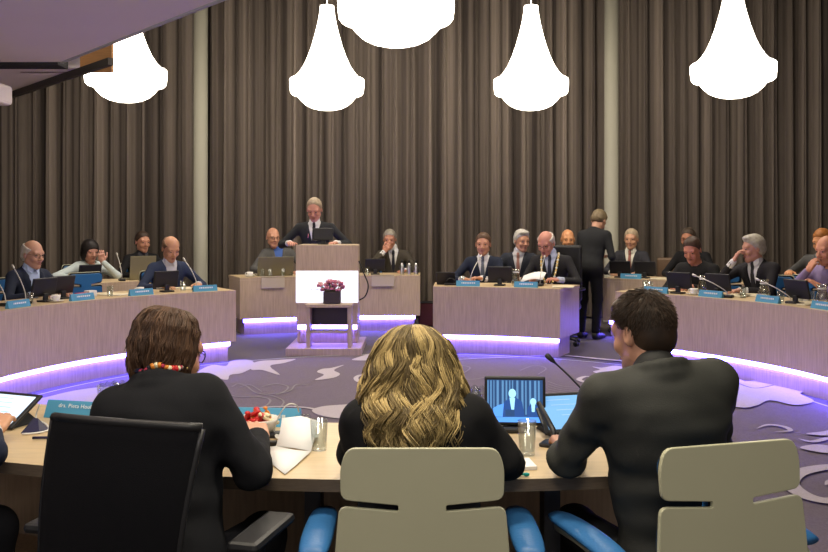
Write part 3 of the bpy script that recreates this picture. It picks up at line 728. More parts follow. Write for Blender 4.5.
# candy bowl
x,y=deskpt(259,436); r=empty('candy_bowl',(x,y,Z),0,'white bowl heaped with red and orange wrapped candies','bowl')
q=MB(); q.lathe([(.001,0),(.03,0),(.045,.012),(.062,.05),(.066,.06),(.063,.06),(.055,.045),(.035,.014),(.001,.010)],M['china'],n=28,cap=False); q.build('bowl',r)
rr=random.Random(12)
for k in range(20):
    a=k*2.4; R_=.045*math.sqrt((k%10)/10); c=Vector((R_*math.cos(a),R_*math.sin(a),.045+.018*(k//10)+rr.uniform(0,.012)))
    dv=Vector((rr.uniform(-1,1),rr.uniform(-1,1),rr.uniform(-.1,.7))).normalized(); m=[M['red'],M['orangew'],M['red'],M['yellow'],M['red']][k%5]
    q=MB(); q.tube([c-dv*.03,c-dv*.018,c-dv*.014,c,c+dv*.014,c+dv*.018,c+dv*.03],[.010,.003,.009,.011,.009,.003,.010],m,7,flat=.7)
    o=q.build('wrapped_candy'); o.location=(x,y,Z); tag(o,['red','orange','red','cream','red'][k%5]+' wrapped candy in the white bowl','candy','%s wrapped candies in the bowl'%['red','orange','red','cream','red'][k%5])
# candies, cup, glasses, papers
x,y=deskpt(297,440); cup(x,y,Z,.6,'white coffee cup on saucer behind the standing sheet of paper')
x,y=deskpt(303,428); r=empty('salt_cellar',(x,y,Z),.3,'small square glass jar with white contents behind the paper','jar')
q=MB(); q.box((0,0,.022),(.026,.02,.022),M['glass'],bev=.004); q.build('jar',r); q=MB(); q.box((0,0,.020),(.020,.014,.014),M['white'],bev=.004); q.build('contents',r)
x,y=deskpt(319,450); glass(x,y,Z,0,'empty drinking glass right of the papers, foreground desk',.095,.024,.028)
x,y=deskpt(527,455); glass(x,y,Z,0,'empty drinking glass between the lit monitor and the tablet',.105,.024,.029)
x,y=deskpt(508,424); o=glass(x,y,Z,0,'small glass under the left corner of the lit monitor',.05,.02,.024)
# folded document: flat sheet plus raised sheet
q=MB(); P=[P3(284,474,TOP+.004),P3(264,452,TOP+.004),P3(276,446,TOP+.006),P3(303,447,TOP+.006),P3(314,450,TOP+.006),P3(300,464,TOP+.004)]
def sheet(rows):
    nr=len(rows);nc=len(rows[0]); vs=[p for r_ in rows for p in r_]; fs=[(i*nc+j,i*nc+j+1,(i+1)*nc+j+1,(i+1)*nc+j) for i in range(nr-1) for j in range(nc-1)]; return vs,fs
rows=[[P3(262,453,TOP+.004),P3(272,464,TOP+.004),P3(285,474,TOP+.004)],[P3(270,447,TOP+.008),P3(284,456,TOP+.008),P3(297,464,TOP+.006)],
      [P3(276,446,TOP+.012),P3(296,450,TOP+.010),P3(311,451,TOP+.008)]]
v_,f_=sheet(rows); q.add(v_,f_,M['paper'],True)
a=P3(276,446,TOP+.012); c=P3(311,451,TOP+.008)
rows=[[a,((a[0]+c[0])/2,(a[1]+c[1])/2,TOP+.012),c],[(a[0]+.004,a[1]+.06,TOP+.045),((a[0]+c[0])/2+.004,a[1]+.06,TOP+.05),(c[0]+.004,c[1]+.07,TOP+.04)],[(a[0]+.004,a[1]+.10,TOP+.078),((a[0]+c[0])/2+.006,a[1]+.11,TOP+.083),(c[0]+.006,c[1]+.12,TOP+.076)]]
v_,f_=sheet(rows); q.add(v_,f_,M['paper'],True); o=q.build('document'); md=o.modifiers.new('s','SOLIDIFY'); md.thickness=.0015; 
tag(o,'white folded document with one page standing up, right of the brown-haired woman','document')
x,y=deskpt(266,446); q=MB(); q.box((0,0,.008),(.022,.012,.008),M['black'],bev=.004); o=q.build('mobile_phone'); o.location=(x+.012,y,Z); tag(o,'small dark device by the fingers of the brown-haired woman','device')
x,y=deskpt(523,466); q=MB(); q.box((0,0,.005),(.030,.048,.005),M['paper']); o=q.build('note_pad'); o.location=(x,y,Z); o.rotation_euler=(0,0,.12); tag(o,'small white note pad by the elbow of the blond woman','note pad')
x,y=deskpt(527,478); q=MB(); q.ball((0,0,.006),(.009,.005,.006),M['teal'],n=10); q.tube([(0,0,.006),(-.03,.01,.006)],.004,M['teal']); o=q.build('marker_cap'); o.location=(x,y+.01,Z); tag(o,'small teal pen lying at the near desk edge','pen')
# lit monitor with video of the debate
x,y=deskpt(515,432); s=F/y
r=empty('video_monitor',(x,y,Z),math.radians(-4),'black monitor playing blue-tinted video of the speaker, on the foreground desk','monitor')
hw,hh=.104,.083
T=Matrix.Translation((0,0,.022+hh))@Matrix.Rotation(math.radians(-6),4,'X')
q=MB(); q.box((0,.008,0),(hw,.010,hh),M['black'],bev=.006); o=q.build('housing',r); o.matrix_basis=T
q=MB(); W,Hh=hw-.010,hh-.012; q.box((0,-.0025,0),(W,.001,Hh),M['vid0']); yy=-.0045
rr=random.Random(4); xx=-W
while xx<W-.012:
    w=rr.uniform(.003,.008); q.box((xx+w/2,yy+.0005,.012),(w/2,.0003,Hh-.014),M['vid1']); xx+=w+rr.uniform(.005,.011)
def flat(poly,m,k=0): q.prism([(px_*W,pz_*Hh) for px_,pz_ in poly],yy-.0006-k*.0004,yy-.0003-k*.0004,M[m])
flat([(-1,-1),(1,-1),(1,-.72),(-1,-.78)],'vid2'); flat([(-.75,-.75),(-.8,-.35),(-.6,-.2),(-.35,-.1),(-.4,-.75)],'vid2',1)
flat([(-.45,-.75),(-.4,-.05),(-.2,.15),(.05,.15),(.25,-.02),(.35,-.75)],'vid4',2)
flat([(-.13,-.45),(-.2,.15),(.0,.15),(-.04,-.45)],'vid3',3)
flat([(.18*math.cos(t)*.75-.1,.36+.22*math.sin(t)) for t in np.linspace(0,2*PI,16)[:-1]],'vid3',4)
flat([(.42,-.75),(.45,-.3),(.55,-.15),(.75,-.15),(.85,-.3),(.9,-.75)],'vid4',2); flat([(.6,-.5),(.58,-.15),(.72,-.15),(.7,-.5)],'vid3',3)
flat([(.11*math.cos(t)+.65,-.02+.17*math.sin(t)) for t in np.linspace(0,2*PI,16)[:-1]],'vid3',4)
flat([(-.35,-.72),(-.35,-.4),(-.02,-.4),(-.02,-.72)],'vid0',5)
q.build('screen',o)
q=MB(); q.box((0,.015,.010),(.05,.045,.010),M['black'],bev=.008); q.box((0,.03,.03),(.03,.012,.022),M['black'],bev=.006); q.build('stand',r)
q=MB(); x0,y0=deskpt(497,424); q.tube([(x0-.03,y0,.018+Z),(x0+.02,y0,.02+Z)],[.011,.013],M['silver'],10); q.tube([(x0+.02,y0,.02+Z),(x0+.06,y0,.018+Z)],.005,M['silver'],8); q.box((x0,y0,Z+.005),(.02,.02,.005),M['silver'])
tag(q.build('microphone_capsule'),'short silver microphone lying left below the lit monitor','microphone')
# tablet in case at the man's left
tablet(572,432,math.radians(14),'tablet in black case with blue lit screen, left of the man in the blazer','scr',w=.125,h=.088,tilt=52,lift=.065)
x,y=deskpt(548,446); q=MB(); q.tube([(0,0,.012),(.0,.035,.045),(-.035,.12,.115)],[.011,.010,.009],M['black'],8); q.box((.03,-.005,.006),(.075,.035,.006),M['black'],bev=.005,rz=-.45)
o=q.build('case_stand'); o.location=(x+.02,y-.01,Z); tag(o,'black folded case and prop of the right tablet','case')
# long dark gooseneck microphone on the foreground desk
x,y=deskpt(632,430); r=empty('gooseneck_microphone',(x,y,Z),0,'dark gooseneck microphone slanting over the carpet left of the man in the blazer','microphone','gooseneck microphones')
q=MB(); q.box((0,0,.014),(.035,.05,.014),M['black'],bev=.01); q.build('base',r)
def rel(px,py,yd): return np.array(((px-CX)*yd/F-x, yd-y, H-(py-YH)*yd/F-Z))
pts=smooth_open([(0,0,.02),rel(612,412,y+.01),rel(590,397,y+.02),rel(568,375,y+.04),rel(553,361,y+.05)])
q=MB(); q.tube(pts,.0035,M['darkmetal'],8); q.build('stem',r)
e=pts[-1]; dd=norm(pts[-1]-pts[-3]); q=MB(); q.tube([e-dd*.01,e+dd*.005,e+dd*.028,e+dd*.034],[.004,.0085,.0095,.005],M['black'],10); q.build('capsule',r)
x,y=deskpt(275,437); q=MB(); p0=rel(277,436,y)
q.tube(smooth_open([rel(273,436,y),rel(278,418,y),rel(287,405,y+.01),rel(296,405,y+.02),rel(299,412,y+.03)]),.0025,M['silver'],6); q.box((0,0,.008),(.02,.025,.008),M['black'],bev=.006)
o=q.build('arched_wire'); o.location=(x,y,Z); tag(o,'thin bent silver wire arching behind the white document','wire')  # plain bent wire on a small base, gives no light

# ---------- chairs behind the far desks
def chair_at(px,R,label,z=0,turn=0):
    x,y=seat(px,R); conf_chair(x,y,inward(x,y)+turn,label)
chair_at(96,4.55,'empty blue conference chair at the left desk')
# sitters' chairs are placed with the people
# ---------- lights
def area(name,loc,size,power,col,rot=(0,0,0),sy=None):
    l=bpy.data.lights.new(name,'AREA'); l.energy=power; l.color=col; l.size=size
    if sy: l.shape='RECTANGLE'; l.size_y=sy
    o=bpy.data.objects.new(name,l); COL.objects.link(o); o.location=loc; o.rotation_euler=rot; return o
area('ceiling_downlight',(0,2.6,2.97),.6,26,(1,.90,.70),sy=.3)
area('ceiling_downlight',(-1.2,2.9,2.97),.5,10,(1,.90,.70),sy=.3)
area('ceiling_downlight',(1.0,2.3,2.97),.5,10,(1,.90,.70),sy=.3)
area('ceiling_downlight',(0,.2,3.2),1.2,26,(1,.93,.80),rot=(math.radians(12),0,0),sy=.8)
area('soffit_fill',(-2.6,.2,2.0),.8,135,(1,.91,.84),rot=(math.radians(150),0,math.radians(15)))  # unseen fill lamp added only to brighten the dropped soffit
for x in (-3.2,-1.1,1.1,3.2): area('overhead_fill',(x,9.2,5.5),.5,55,(1,.86,.68),sy=.5)  # unseen area lights added overhead to brighten the far side
w=bpy.data.worlds.new('world'); C.world=w; w.use_nodes=True; w.node_tree.nodes['Background'].inputs[0].default_value=(.5,.45,.42,1); w.node_tree.nodes['Background'].inputs[1].default_value=.35
C.view_settings.view_transform='Standard'; C.view_settings.look='None'; C.view_settings.exposure=.55; C.view_settings.gamma=1; C.view_settings.use_curve_mapping=False
C.cycles.use_denoising=True; C.cycles.max_bounces=8; C.cycles.sample_clamp_indirect=4
# ---------- distance-field bodies
def rotm(rx=0,ry=0,rz=0):
    return np.array((Matrix.Rotation(rz,3,'Z')@Matrix.Rotation(ry,3,'Y')@Matrix.Rotation(rx,3,'X')))
class Fld:
    def __init__(s): s.p=[]
    def cap(s,a,b,ra,rb=None,k=.02,op='u',sq=None):
        a=np.array(a,float);b=np.array(b,float);rb=ra if rb is None else rb; r=max(ra,rb)
        s.p.append(('c',op,k,np.minimum(a,b)-r,np.maximum(a,b)+r,(a,b,ra,rb))); return s
    def ell(s,c,r,R=None,k=.02,op='u'):
        c=np.array(c,float); r=np.array(r,float); R=np.eye(3) if R is None else R; m=max(r)
        s.p.append(('e',op,k,c-m,c+m,(c,r,R))); return s
    def box(s,c,h,R=None,rad=.01,k=.01,op='u'):
        c=np.array(c,float); h=np.array(h,float); R=np.eye(3) if R is None else R; m=np.linalg.norm(h)+rad
        s.p.append(('b',op,k,c-m,c+m,(c,h,R,rad))); return s
    def bounds(s):
        u=[q for q in s.p if q[1]=='u']; return np.min([q[3] for q in u],0),np.max([q[4] for q in u],0)
    def grid(s,res,lo=None,hi=None,pad=.03):
        l,h=s.bounds(); lo=l-pad if lo is None else np.maximum(lo,l-pad); hi=h+pad if hi is None else np.minimum(hi,h+pad)
        n=np.maximum(((hi-lo)/res).astype(int)+2,3); ax=[lo[i]+res*np.arange(n[i]) for i in range(3)]
        D=np.full(tuple(n),.12)
        for kind,op,k,bl,bh,par in s.p:
            m=.05+k; i0=[max(0,int((bl[i]-m-lo[i])/res)) for i in range(3)]; i1=[min(n[i],int((bh[i]+m-lo[i])/res)+2) for i in range(3)]
            if any(i1[i]<=i0[i] for i in range(3)): continue
            X,Y,Z=np.meshgrid(*[ax[i][i0[i]:i1[i]] for i in range(3)],indexing='ij'); P=np.stack([X,Y,Z],-1)
            if kind=='c':
                a,b,ra,rb=par; ab=b-a; L=max(ab@ab,1e-9); h=np.clip(((P-a)@ab)/L,0,1); d=np.linalg.norm(P-a-h[...,None]*ab,axis=-1)-(ra+(rb-ra)*h)
            elif kind=='e':
                c,r,R=par; q=(P-c)@R; k0=np.linalg.norm(q/r,axis=-1); k1=np.linalg.norm(q/(r*r),axis=-1)+1e-9; d=k0*(k0-1)/k1
            else:
                c,hh,R,rad=par; q=np.abs((P-c)@R)-hh; d=np.linalg.norm(np.maximum(q,0),axis=-1)+np.minimum(q.max(-1),0)-rad
            sl=tuple(slice(i0[i],i1[i]) for i in range(3)); E=D[sl]
            if op=='u': h=np.maximum(k-np.abs(E-d),0)/k; D[sl]=np.minimum(E,d)-h*h*k*.25
            else: d=-d; h=np.maximum(k-np.abs(E-d),0)/k; D[sl]=np.maximum(E,d)+h*h*k*.25
        X,Y,Z=np.meshgrid(*ax,indexing='ij'); return D,np.stack([X,Y,Z],-1),lo,res
OFF=[(x,y,z) for x in(0,1) for y in(0,1) for z in(0,1)]
def nets(D,lo,res):
    sh=np.array(D.shape)-1; cs={o:D[o[0]:o[0]+sh[0],o[1]:o[1]+sh[1],o[2]:o[2]+sh[2]] for o in OFF}
    neg=sum((cs[o]<0).astype(np.int8) for o in OFF); act=(neg>0)&(neg<8); idx=np.argwhere(act); n=len(idx)
    if n==0: return np.zeros((0,3)),np.zeros((0,4),int)
    v={o:cs[o][act] for o in OFF}; acc=np.zeros((n,3)); cnt=np.zeros(n)
    for a in OFF:
        for ax in range(3):
            if a[ax]==0:
                b=list(a); b[ax]=1; b=tuple(b); va,vb=v[a],v[b]; m=(va<0)!=(vb<0); t=np.where(m,va/np.where(m,va-vb,1),0)
                p=np.array(a,float)+t[:,None]*(np.array(b)-np.array(a)); acc+=p*m[:,None]; cnt+=m
    V_=lo+(idx+acc/cnt[:,None])*res
    ids=np.full(tuple(sh),-1); ids[act]=np.arange(n); F_=[]
    for ax in range(3):
        o1,o2=[i for i in range(3) if i!=ax]
        s0=[slice(None)]*3; s1=[slice(None)]*3; s0[ax]=slice(0,-1); s1[ax]=slice(1,None)
        for o in (o1,o2): s0[o]=slice(1,-1); s1[o]=slice(1,-1)
        A=D[tuple(s0)]<0; B=D[tuple(s1)]<0; e=np.argwhere(A!=B)
        if len(e)==0: continue
        base=e.copy(); base[:,o1]+=1; base[:,o2]+=1
        def g(d1,d2):
            q=base.copy(); q[:,o1]+=d1; q[:,o2]+=d2; return ids[q[:,0],q[:,1],q[:,2]]
        Q=np.stack([g(-1,-1),g(0,-1),g(0,0),g(-1,0)],1); fl=A[e[:,0],e[:,1],e[:,2]]
        if ax==1: fl=~fl
        Q[~fl]=Q[~fl][:,::-1]; F_.append(Q)
    F_=np.concatenate(F_); F_=F_[(F_>=0).all(1)]; return V_,F_
def meshobj(name,parts,parent,mats,attr=None):
    # parts: list of (V,F,matindex)
    o0=0; VS=[];FS=[];MI=[]
    for v,f,mi in parts:
        if len(v)==0: continue
        VS.append(v); FS+= [tuple(int(i)+o0 for i in q) for q in f]; MI+=[mi]*len(f); o0+=len(v)
    me=bpy.data.meshes.new(name); VS=np.concatenate(VS); me.from_pydata(VS.tolist(),[],FS)
    for m in mats: me.materials.append(m)
    me.polygons.foreach_set('material_index',MI); me.polygons.foreach_set('use_smooth',[True]*len(FS))
    if attr is not None:
        at=me.attributes.new('tone','FLOAT','POINT'); at.data.foreach_set('value',attr)
    me.update(); o=bpy.data.objects.new(name,me); COL.objects.link(o); o.parent=parent; return o
def relax(V_,F_,it=2,w=.5):
    if len(V_)==0: return V_
    E=np.concatenate([F_[:,[0,1]],F_[:,[1,2]],F_[:,[2,3]],F_[:,[3,0]]])
    for _ in range(it):
        s=np.zeros_like(V_); c=np.zeros(len(V_))
        for a,b in ((0,1),(1,0)): np.add.at(s,E[:,a],V_[E[:,b]]); np.add.at(c,E[:,a],1)
        V_=V_*(1-w)+w*s/np.maximum(c,1)[:,None]
    return V_
def wob(P,f,seed=0):
    s=seed; return (np.sin(P[...,0]*f+1.3*np.sin(P[...,1]*f*.7+s)+s)+np.sin(P[...,1]*f*1.1+1.5*np.sin(P[...,2]*f*.8+s*2)+2*s)+np.sin(P[...,2]*f*.9+1.7*np.sin(P[...,0]*f*.6+s)+3*s))/3
def balls(c,r,n=10):
    q=MB(); q.ball((0,0,0),1,None,n=n); v=np.array(q.v)*np.array(r)+np.array(c); return v,q.f
def ik(S,W,a,b,pole):
    S=np.array(S,float);W=np.array(W,float); d=W-S; L=np.linalg.norm(d); u=d/L; Lc=min(L,(a+b)*.985); 
    x=(a*a-b*b+Lc*Lc)/(2*Lc); h=math.sqrt(max(a*a-x*x,0)); p=np.array(pole,float); p=p-(p@u)*u; p=norm(p); return S+u*x+p*h, S+u*Lc
SK={}
def skin(c):
    if c not in SK: SK[c]=mat('skin_%d'%len(SK),c,.5,bump=.05,bscale=60)
    return SK[c]
FAB={}
def fab(c,rough=.85):
    if c not in FAB: FAB[c]=mat('cloth_%d'%len(FAB),c,rough,bump=.12,bscale=350,spec=.3)
    return FAB[c]
HM={}
def hmat(c):
    if c not in HM: HM[c]=hairmat('hair_%d'%len(HM),tuple(x*.55 for x in c),tuple(min(1,x*1.25) for x in c))
    return HM[c]
HALO={}
def person(px=None,R=4.32,label='',pos=None,yaw=0,pelvis=(0,0,.53),nb=(0,.07,1.02),head=(0,.10,1.185),hyaw=0,hpitch=.15,hroll=0,tyaw=0,
           hands=None,skin_c=(.50,.27,.18),hair='short',hair_c=(.25,.2,.15),jacket=(.02,.022,.03),shirt=(.6,.62,.68),tie=None,trousers=(.015,.015,.02),
           style='suit',res=(.013,.0065),glasses=False,stand=False,chair=None,collar=True,shw=.175,fat=1.0,extra=None,zoff=0,headscale=1.09,feet=None,kind='person',base=None,shz=-.055,rec=0,folds=0,pole=None):
    if pos is None: x,y=seat(px,R); yaw=inward(x,y)+yaw
    else: x,y=pos
    root=empty('person',(x,y,zoff),yaw,label,'person')
    if chair: clone(CONF[0],(x,y,0),yaw,chair) if chair is not True else None
    P0=np.array(pelvis,float);N=np.array(nb,float);Hd=np.array(head,float)
    up=norm(N-P0); r0=np.array([math.cos(tyaw),math.sin(tyaw),0]); fw=norm(np.cross(up,r0)); rt=norm(np.cross(fw,up)); T=np.stack([rt,fw,up],1); L=np.linalg.norm(N-P0); k=L/.50
    tp=lambda a,b_,c: P0+T@np.array([a,b_,c*k])
    q=lambda a,b_,c: N+T@np.array([a,b_,c])
    HR=rotm(-hpitch,hroll,0); HR=rotm(0,0,hyaw)@HR; hs=headscale
    hp=lambda a,b_,c: Hd+HR@(np.array([a,b_,c])*hs)
    SH={s:q(s*shw,-.005,shz) for s in(-1,1)}
    if hands is None: hands={}
    HN={}
    for s in(-1,1):
        d=hands.get(s,{}); w=np.array(d.get('w',(s*.16,.40,.775)),float); pl=d.get('pole',(s*.8,-.35,-.5))
        f=norm(d.get('f',(-s*.45,1,-.05))); n_=norm(d.get('n',(0,0,-1))); n_=norm(n_-(n_@f)*f); el=d.get('e')
        if el is None: el,w=ik(SH[s],w,.29*fat**.2,.26,pl)
        HN[s]=dict(w=w,e=np.array(el,float),f=f,n=n_,curl=d.get('curl',.35))
    # lower body joints
    hipj={s:P0+T@np.array([s*.095,.0,-.03]) if not stand else P0+np.array([s*.09,0,-.02]) for s in(-1,1)}
    if feet: kne={s:np.array(feet[s][0],float) for s in(-1,1)}; ank={s:np.array(feet[s][1],float) for s in(-1,1)}
    elif stand: kne={s:np.array([s*.10,.03,.49]) for s in(-1,1)}; ank={s:np.array([s*.10,-.02,.09]) for s in(-1,1)}
    else: kne={s:np.array([s*.13,P0[1]+.42,.50]) for s in(-1,1)}; ank={s:np.array([s*.13,P0[1]+.40,.09]) for s in(-1,1)}
    rc,rf=res
    def headneck(f,ears=True):
        f.ell(hp(0,-.012,.028),np.array((.076,.095,.092))*hs,HR,k=.02); f.ell(hp(0,.022,-.04),np.array((.056,.066,.078))*hs,HR,k=.035)
        f.cap(hp(-.05,.0,-.065),hp(-.016,.062,-.103),.016*hs,.018*hs,k=.03); f.cap(hp(.05,.0,-.065),hp(.016,.062,-.103),.016*hs,.018*hs,k=.03); f.cap(hp(0,.07,-.105),hp(0,.074,-.098),.018*hs,k=.02)
        f.cap(hp(-.04,.070,.022),hp(.04,.070,.022),.015*hs,k=.02)
        for s in(-1,1):
            f.ell(hp(s*.032,.096,.002),np.array((.019,.013,.012))*hs,HR,k=.012,op='s')
            f.ell(hp(s*.04,.062,-.034),np.array((.022,.02,.022))*hs,HR,k=.02)
            if ears:
                f.ell(hp(s*.080,-.012,-.008),np.array((.009,.018,.031))*hs,HR@rotm(0,0,-s*.35),k=.010); f.ell(hp(s*.090,-.006,-.004),np.array((.006,.010,.018))*hs,HR@rotm(0,0,-s*.3),k=.006,op='s')
        for s in(-1,1):
            f.cap(hp(s*.020,.0835,.009),hp(s*.044,.078,.009),.0045*hs,k=.005); f.cap(hp(s*.021,.083,-.006),hp(s*.043,.078,-.006),.004*hs,k=.005)
        f.cap(hp(0,.084,.010),hp(0,.105,-.032),.008*hs,.0125*hs,k=.012); 
        for s in(-1,1): f.ell(hp(s*.012,.096,-.037),np.array((.009,.010,.007))*hs,HR,k=.008)
        f.ell(hp(0,.083,-.062),np.array((.024,.012,.006))*hs,HR,k=.006); f.ell(hp(0,.081,-.073),np.array((.020,.012,.007))*hs,HR,k=.006)
        f.cap(q(0,-.01,-.03),hp(0,-.022,-.06),.060*fat**.3,.050,k=.03)
    def armhand(f,s,withhand=True):
        h=HN[s]; f.cap(h['e'],h['w'],.031,.024,k=.02)
        if not withhand: return
        w,fd,n_=h['w'],h['f'],h['n']; t=np.cross(fd,n_)*s; Rm=np.stack([t,fd,n_],1)
        f.cap(w-fd*.02,w+fd*.03,.024,.024,k=.02); f.box(w+fd*.052,(.030,.034,.003),Rm,rad=.011,k=.012)
        ls=(.072,.080,.075,.058); c=h['curl']
        for i in range(4):
            b0=w+fd*.088+t*(.030-.020*i)-fd*(.004 if i in(0,3) else 0)-fd*(.008 if i==3 else 0); a=.25*c+.05*i*c; spread=t*(.10-.065*i)*(1-c*.6)
            r_=.0092 if i<3 else .008
            for j,fr in enumerate((.45,.30,.25)):
                dd=norm(fd*math.cos(a)+n_*math.sin(a)+spread); e_=b0+dd*ls[i]*fr; f.cap(b0,e_,r_,r_*.92,k=.006); b0=e_; a+=c*1.1; r_*=.93
        b0=w+fd*.022+t*.026; d1=norm(t*.75+fd*.65+n_*.25*c); e_=b0+d1*.042; f.cap(b0,e_,.013,.011,k=.012); d2=norm(t*.3+fd*.9+n_*.3*c); e2=e_+d2*.030; f.cap(e_,e2,.0108,.009,k=.006); f.cap(e2,e2+norm(d2+n_*.2)*.018,.0092,.008,k=.005)
    # ---- body mesh (skin)
    fb=Fld(); fb.ell(tp(0,0,.02),(.14,.10,.12),T,k=.05); fb.ell(tp(0,.0,.2),(.125,.09,.15),T,k=.05); fb.ell(tp(0,0,.36),(.145,.095,.13),T,k=.05)
    for s in(-1,1):
        fb.cap(q(s*.05,-.01,-.05),SH[s],.04,.042,k=.04); fb.cap(SH[s],HN[s]['e'],.036,.030,k=.02); armhand(fb,s)
        fb.cap(hipj[s],kne[s],.066,.048,k=.03); fb.cap(kne[s],ank[s],.046,.032,k=.02); fb.cap(ank[s],ank[s]+np.array([0,.13,-.05]),.03,.024,k=.02)
    headneck(fb)
    parts=[]
    D,P,lo,rr_=fb.grid(rc); v,f=nets(D,lo,rr_)
    # fine windows replace the coarse surface around head and hands
    wins=[(Hd-np.array([.14,.16,.20]),Hd+np.array([.14,.16,.16]))]
    for s in(-1,1): c=HN[s]['w']+HN[s]['f']*.07; wins.append((c-.115,c+.115))
    keep=np.ones(len(f),bool); fc=v[f].mean(1)
    for l,h in wins: keep&=~((fc>l+rc*.8)&(fc<h-rc*.8)).all(1)
    parts.append((v,f[keep],0))
    for i,(l,h) in enumerate(wins):
        D,P,lo,rr_=fb.grid(rf if i==0 else min(rf,.0055),l,h); v,f=nets(D,lo,rr_); 
        if i==0 and len(v):
            parts.append((v,f,0))
        else: parts.append((v,f,0))
    for s in(-1,1):
        v,f=balls((0,0,0),(.012*hs,)*3); parts.append((v+hp(s*.032,.0745,.002),f,1))
        v,f=balls((0,0,0),(.0062*hs,.004*hs,.0062*hs)); parts.append((v@HR.T+hp(s*.032,.0850,.001),f,2))
    for z_ in (-.0615,-.0735):
        v,f=balls((0,0,0),(.021*hs,.006*hs,.0045*hs)); parts.append((v@HR.T+hp(0,.0925,z_),f,3))
    body=meshobj('body',parts,root,[skin(skin_c),M['eyewhite'],M['iris'],M['lip']])
    # ---- garments
    def torso(f,g=0.0,arms=True,low=True):
        fx=fat
        f.ell(tp(0,0,.02),((.175+g)*fx,(.125+g)*fx,.14),T,k=.05); f.ell(tp(0,.005*fx,.2),((.160+g)*fx,(.118+g)*fx,.17),T,k=.06); f.ell(tp(0,0,.37),((.178+g)*(.5+.5*fx),(.118+g)*fx**.6,.155),T,k=.06)
        f.ell(q(0,-.028,-.13),((.150+g)*fx,.080+g,.11),T,k=.07)
        for s in(-1,1):
            f.cap(q(s*.055,-.012,-.045),SH[s]+T@np.array([-s*.01,0,.0]),.048+g,.056+g,k=.07)
            if arms:
                f.cap(SH[s],HN[s]['e'],.056+g,.044+g,k=.03); w=HN[s]['w']; e=HN[s]['e']; f.cap(e,w-norm(w-e)*.012,.044+g,.035+g,k=.02)
    jm=fab(jacket,.68 if folds>1.3 else .88); sm=fab(shirt,.7)
    ft=Fld()
    for s in(-1,1): ft.cap(hipj[s],kne[s],.086,.066,k=.04); ft.cap(kne[s],ank[s]+np.array([0,0,.02]),.064,.052,k=.03)
    ft.ell(tp(0,0,-.02),(.172*fat,.122*fat,.12),T,k=.05)
    D,P,lo,rr_=ft.grid(rc); v,f=nets(D,lo,rr_); meshobj('trousers',[(relax(v,f,1),f,0)],root,[fab(trousers)])
    for s in(-1,1):
        fs_=Fld(); fd=np.array([.12*s,1,0]); a=ank[s]; fs_.cap((a[0],a[1]-.02,.045),(a[0]+.01*s,a[1]+.11,.04),.042,.040,k=.02); fs_.cap((a[0],a[1]+.1,.038),(a[0]+.02*s,a[1]+.17,.032),.038,.028,k=.02); fs_.cap((a[0],a[1],.05),(a[0],a[1],.10),.04,.04,k=.02)
        fs_.box((a[0],a[1]+.05,-.05),(.3,.3,.05),rad=0,k=.004,op='s')
        D,P,lo,rr_=fs_.grid(.010); v,f=nets(D,lo,rr_); meshobj('shoe',[(v,f,0)],root,[M['black']])
    zv=-.30 if style=='suit' else -.06
    def tl(P): return (P-N)@T
    if style in('suit','open'):
        if style=='open': zv=-.36
        fsx=Fld(); torso(fsx,-.012,False); fsx.cap(q(0,-.012,-.02),q(0,0.0,.045 if collar else .005),.064,.062,k=.015)
        for s in(-1,1):
            w,e=HN[s]['w'],HN[s]['e']; u=norm(w-e); fsx.cap(w-u*.06,w+u*.006,.037,.034,k=.01)
        D,P,lo,rr_=fsx.grid(min(rc,.011)); Q=tl(P); 
        D=np.maximum(D,-Q[...,2]-.42)
        D=np.maximum(D, -(np.linalg.norm(Q[...,:2]-np.array([0,.012]),axis=-1)-.0 if False else np.full(D.shape,1.)))
        v,f=nets(D,lo,rr_); meshobj('shirt',[(relax(v,f,1,.3),f,0)],root,[sm])
        # collar wings
        cw=MB()
        for s in(-1,1):
            pts=[q(s*.058,.035,.055),q(s*.010,.075,.028),q(s*.028,.092,-.012),q(s*.068,.060,.018)]
            cw.add([tuple(p) for p in pts]+[tuple(p+T@np.array([0,-.006,0])) for p in pts],[(0,1,2,3),(4,7,6,5),(0,4,5,1),(1,5,6,2),(2,6,7,3),(3,7,4,0)],sm)
        if collar: cw.build('shirt_collar',root)
        if tie:
            ft_=Fld(); torso(ft_,-.004,False); D,P,lo,rr_=ft_.grid(.007,N-np.array([.1,.3,.45]),N+np.array([.1,.35,.05])); Q=tl(P); z=Q[...,2]
            wd=np.interp(z,[-.4,-.06,-.03,.01],[.038,.017,.020,.014]); D=np.maximum(np.maximum(D,np.abs(Q[...,0])-wd),np.maximum(-Q[...,1]+.03,np.maximum(z-.0,-z-.36)))
            v,f=nets(D,lo,rr_); kb=Fld(); kb.cap(q(0,.075,.012),q(0,.084,-.022),.019,.015); D2,P2,lo2,r2=kb.grid(.006); v2,f2=nets(D2,lo2,r2)
            meshobj('tie',[(v,f,0),(v2,f2,0)],root,[fab(tie,.6)])
    fj=Fld(); torso(fj,0.0)
    ca_=[(a,q(.077*math.sin(a),.003-.074*math.cos(a),.030-.040*(a/2.1)**2)) for a in np.linspace(-2.1,2.1,13)]
    for (a0_,p_),(a1_,p2_) in zip(ca_[:-1],ca_[1:]): fj.cap(p_,p2_,.013,k=.006); fj.cap(p_+T@np.array([0,0,-.03]),p2_+T@np.array([0,0,-.03]),.019,k=.015)
    D,P,lo,rr_=fj.grid(rc if not folds else rc); Q=tl(P); z=Q[...,2]; ax=np.abs(Q[...,0])
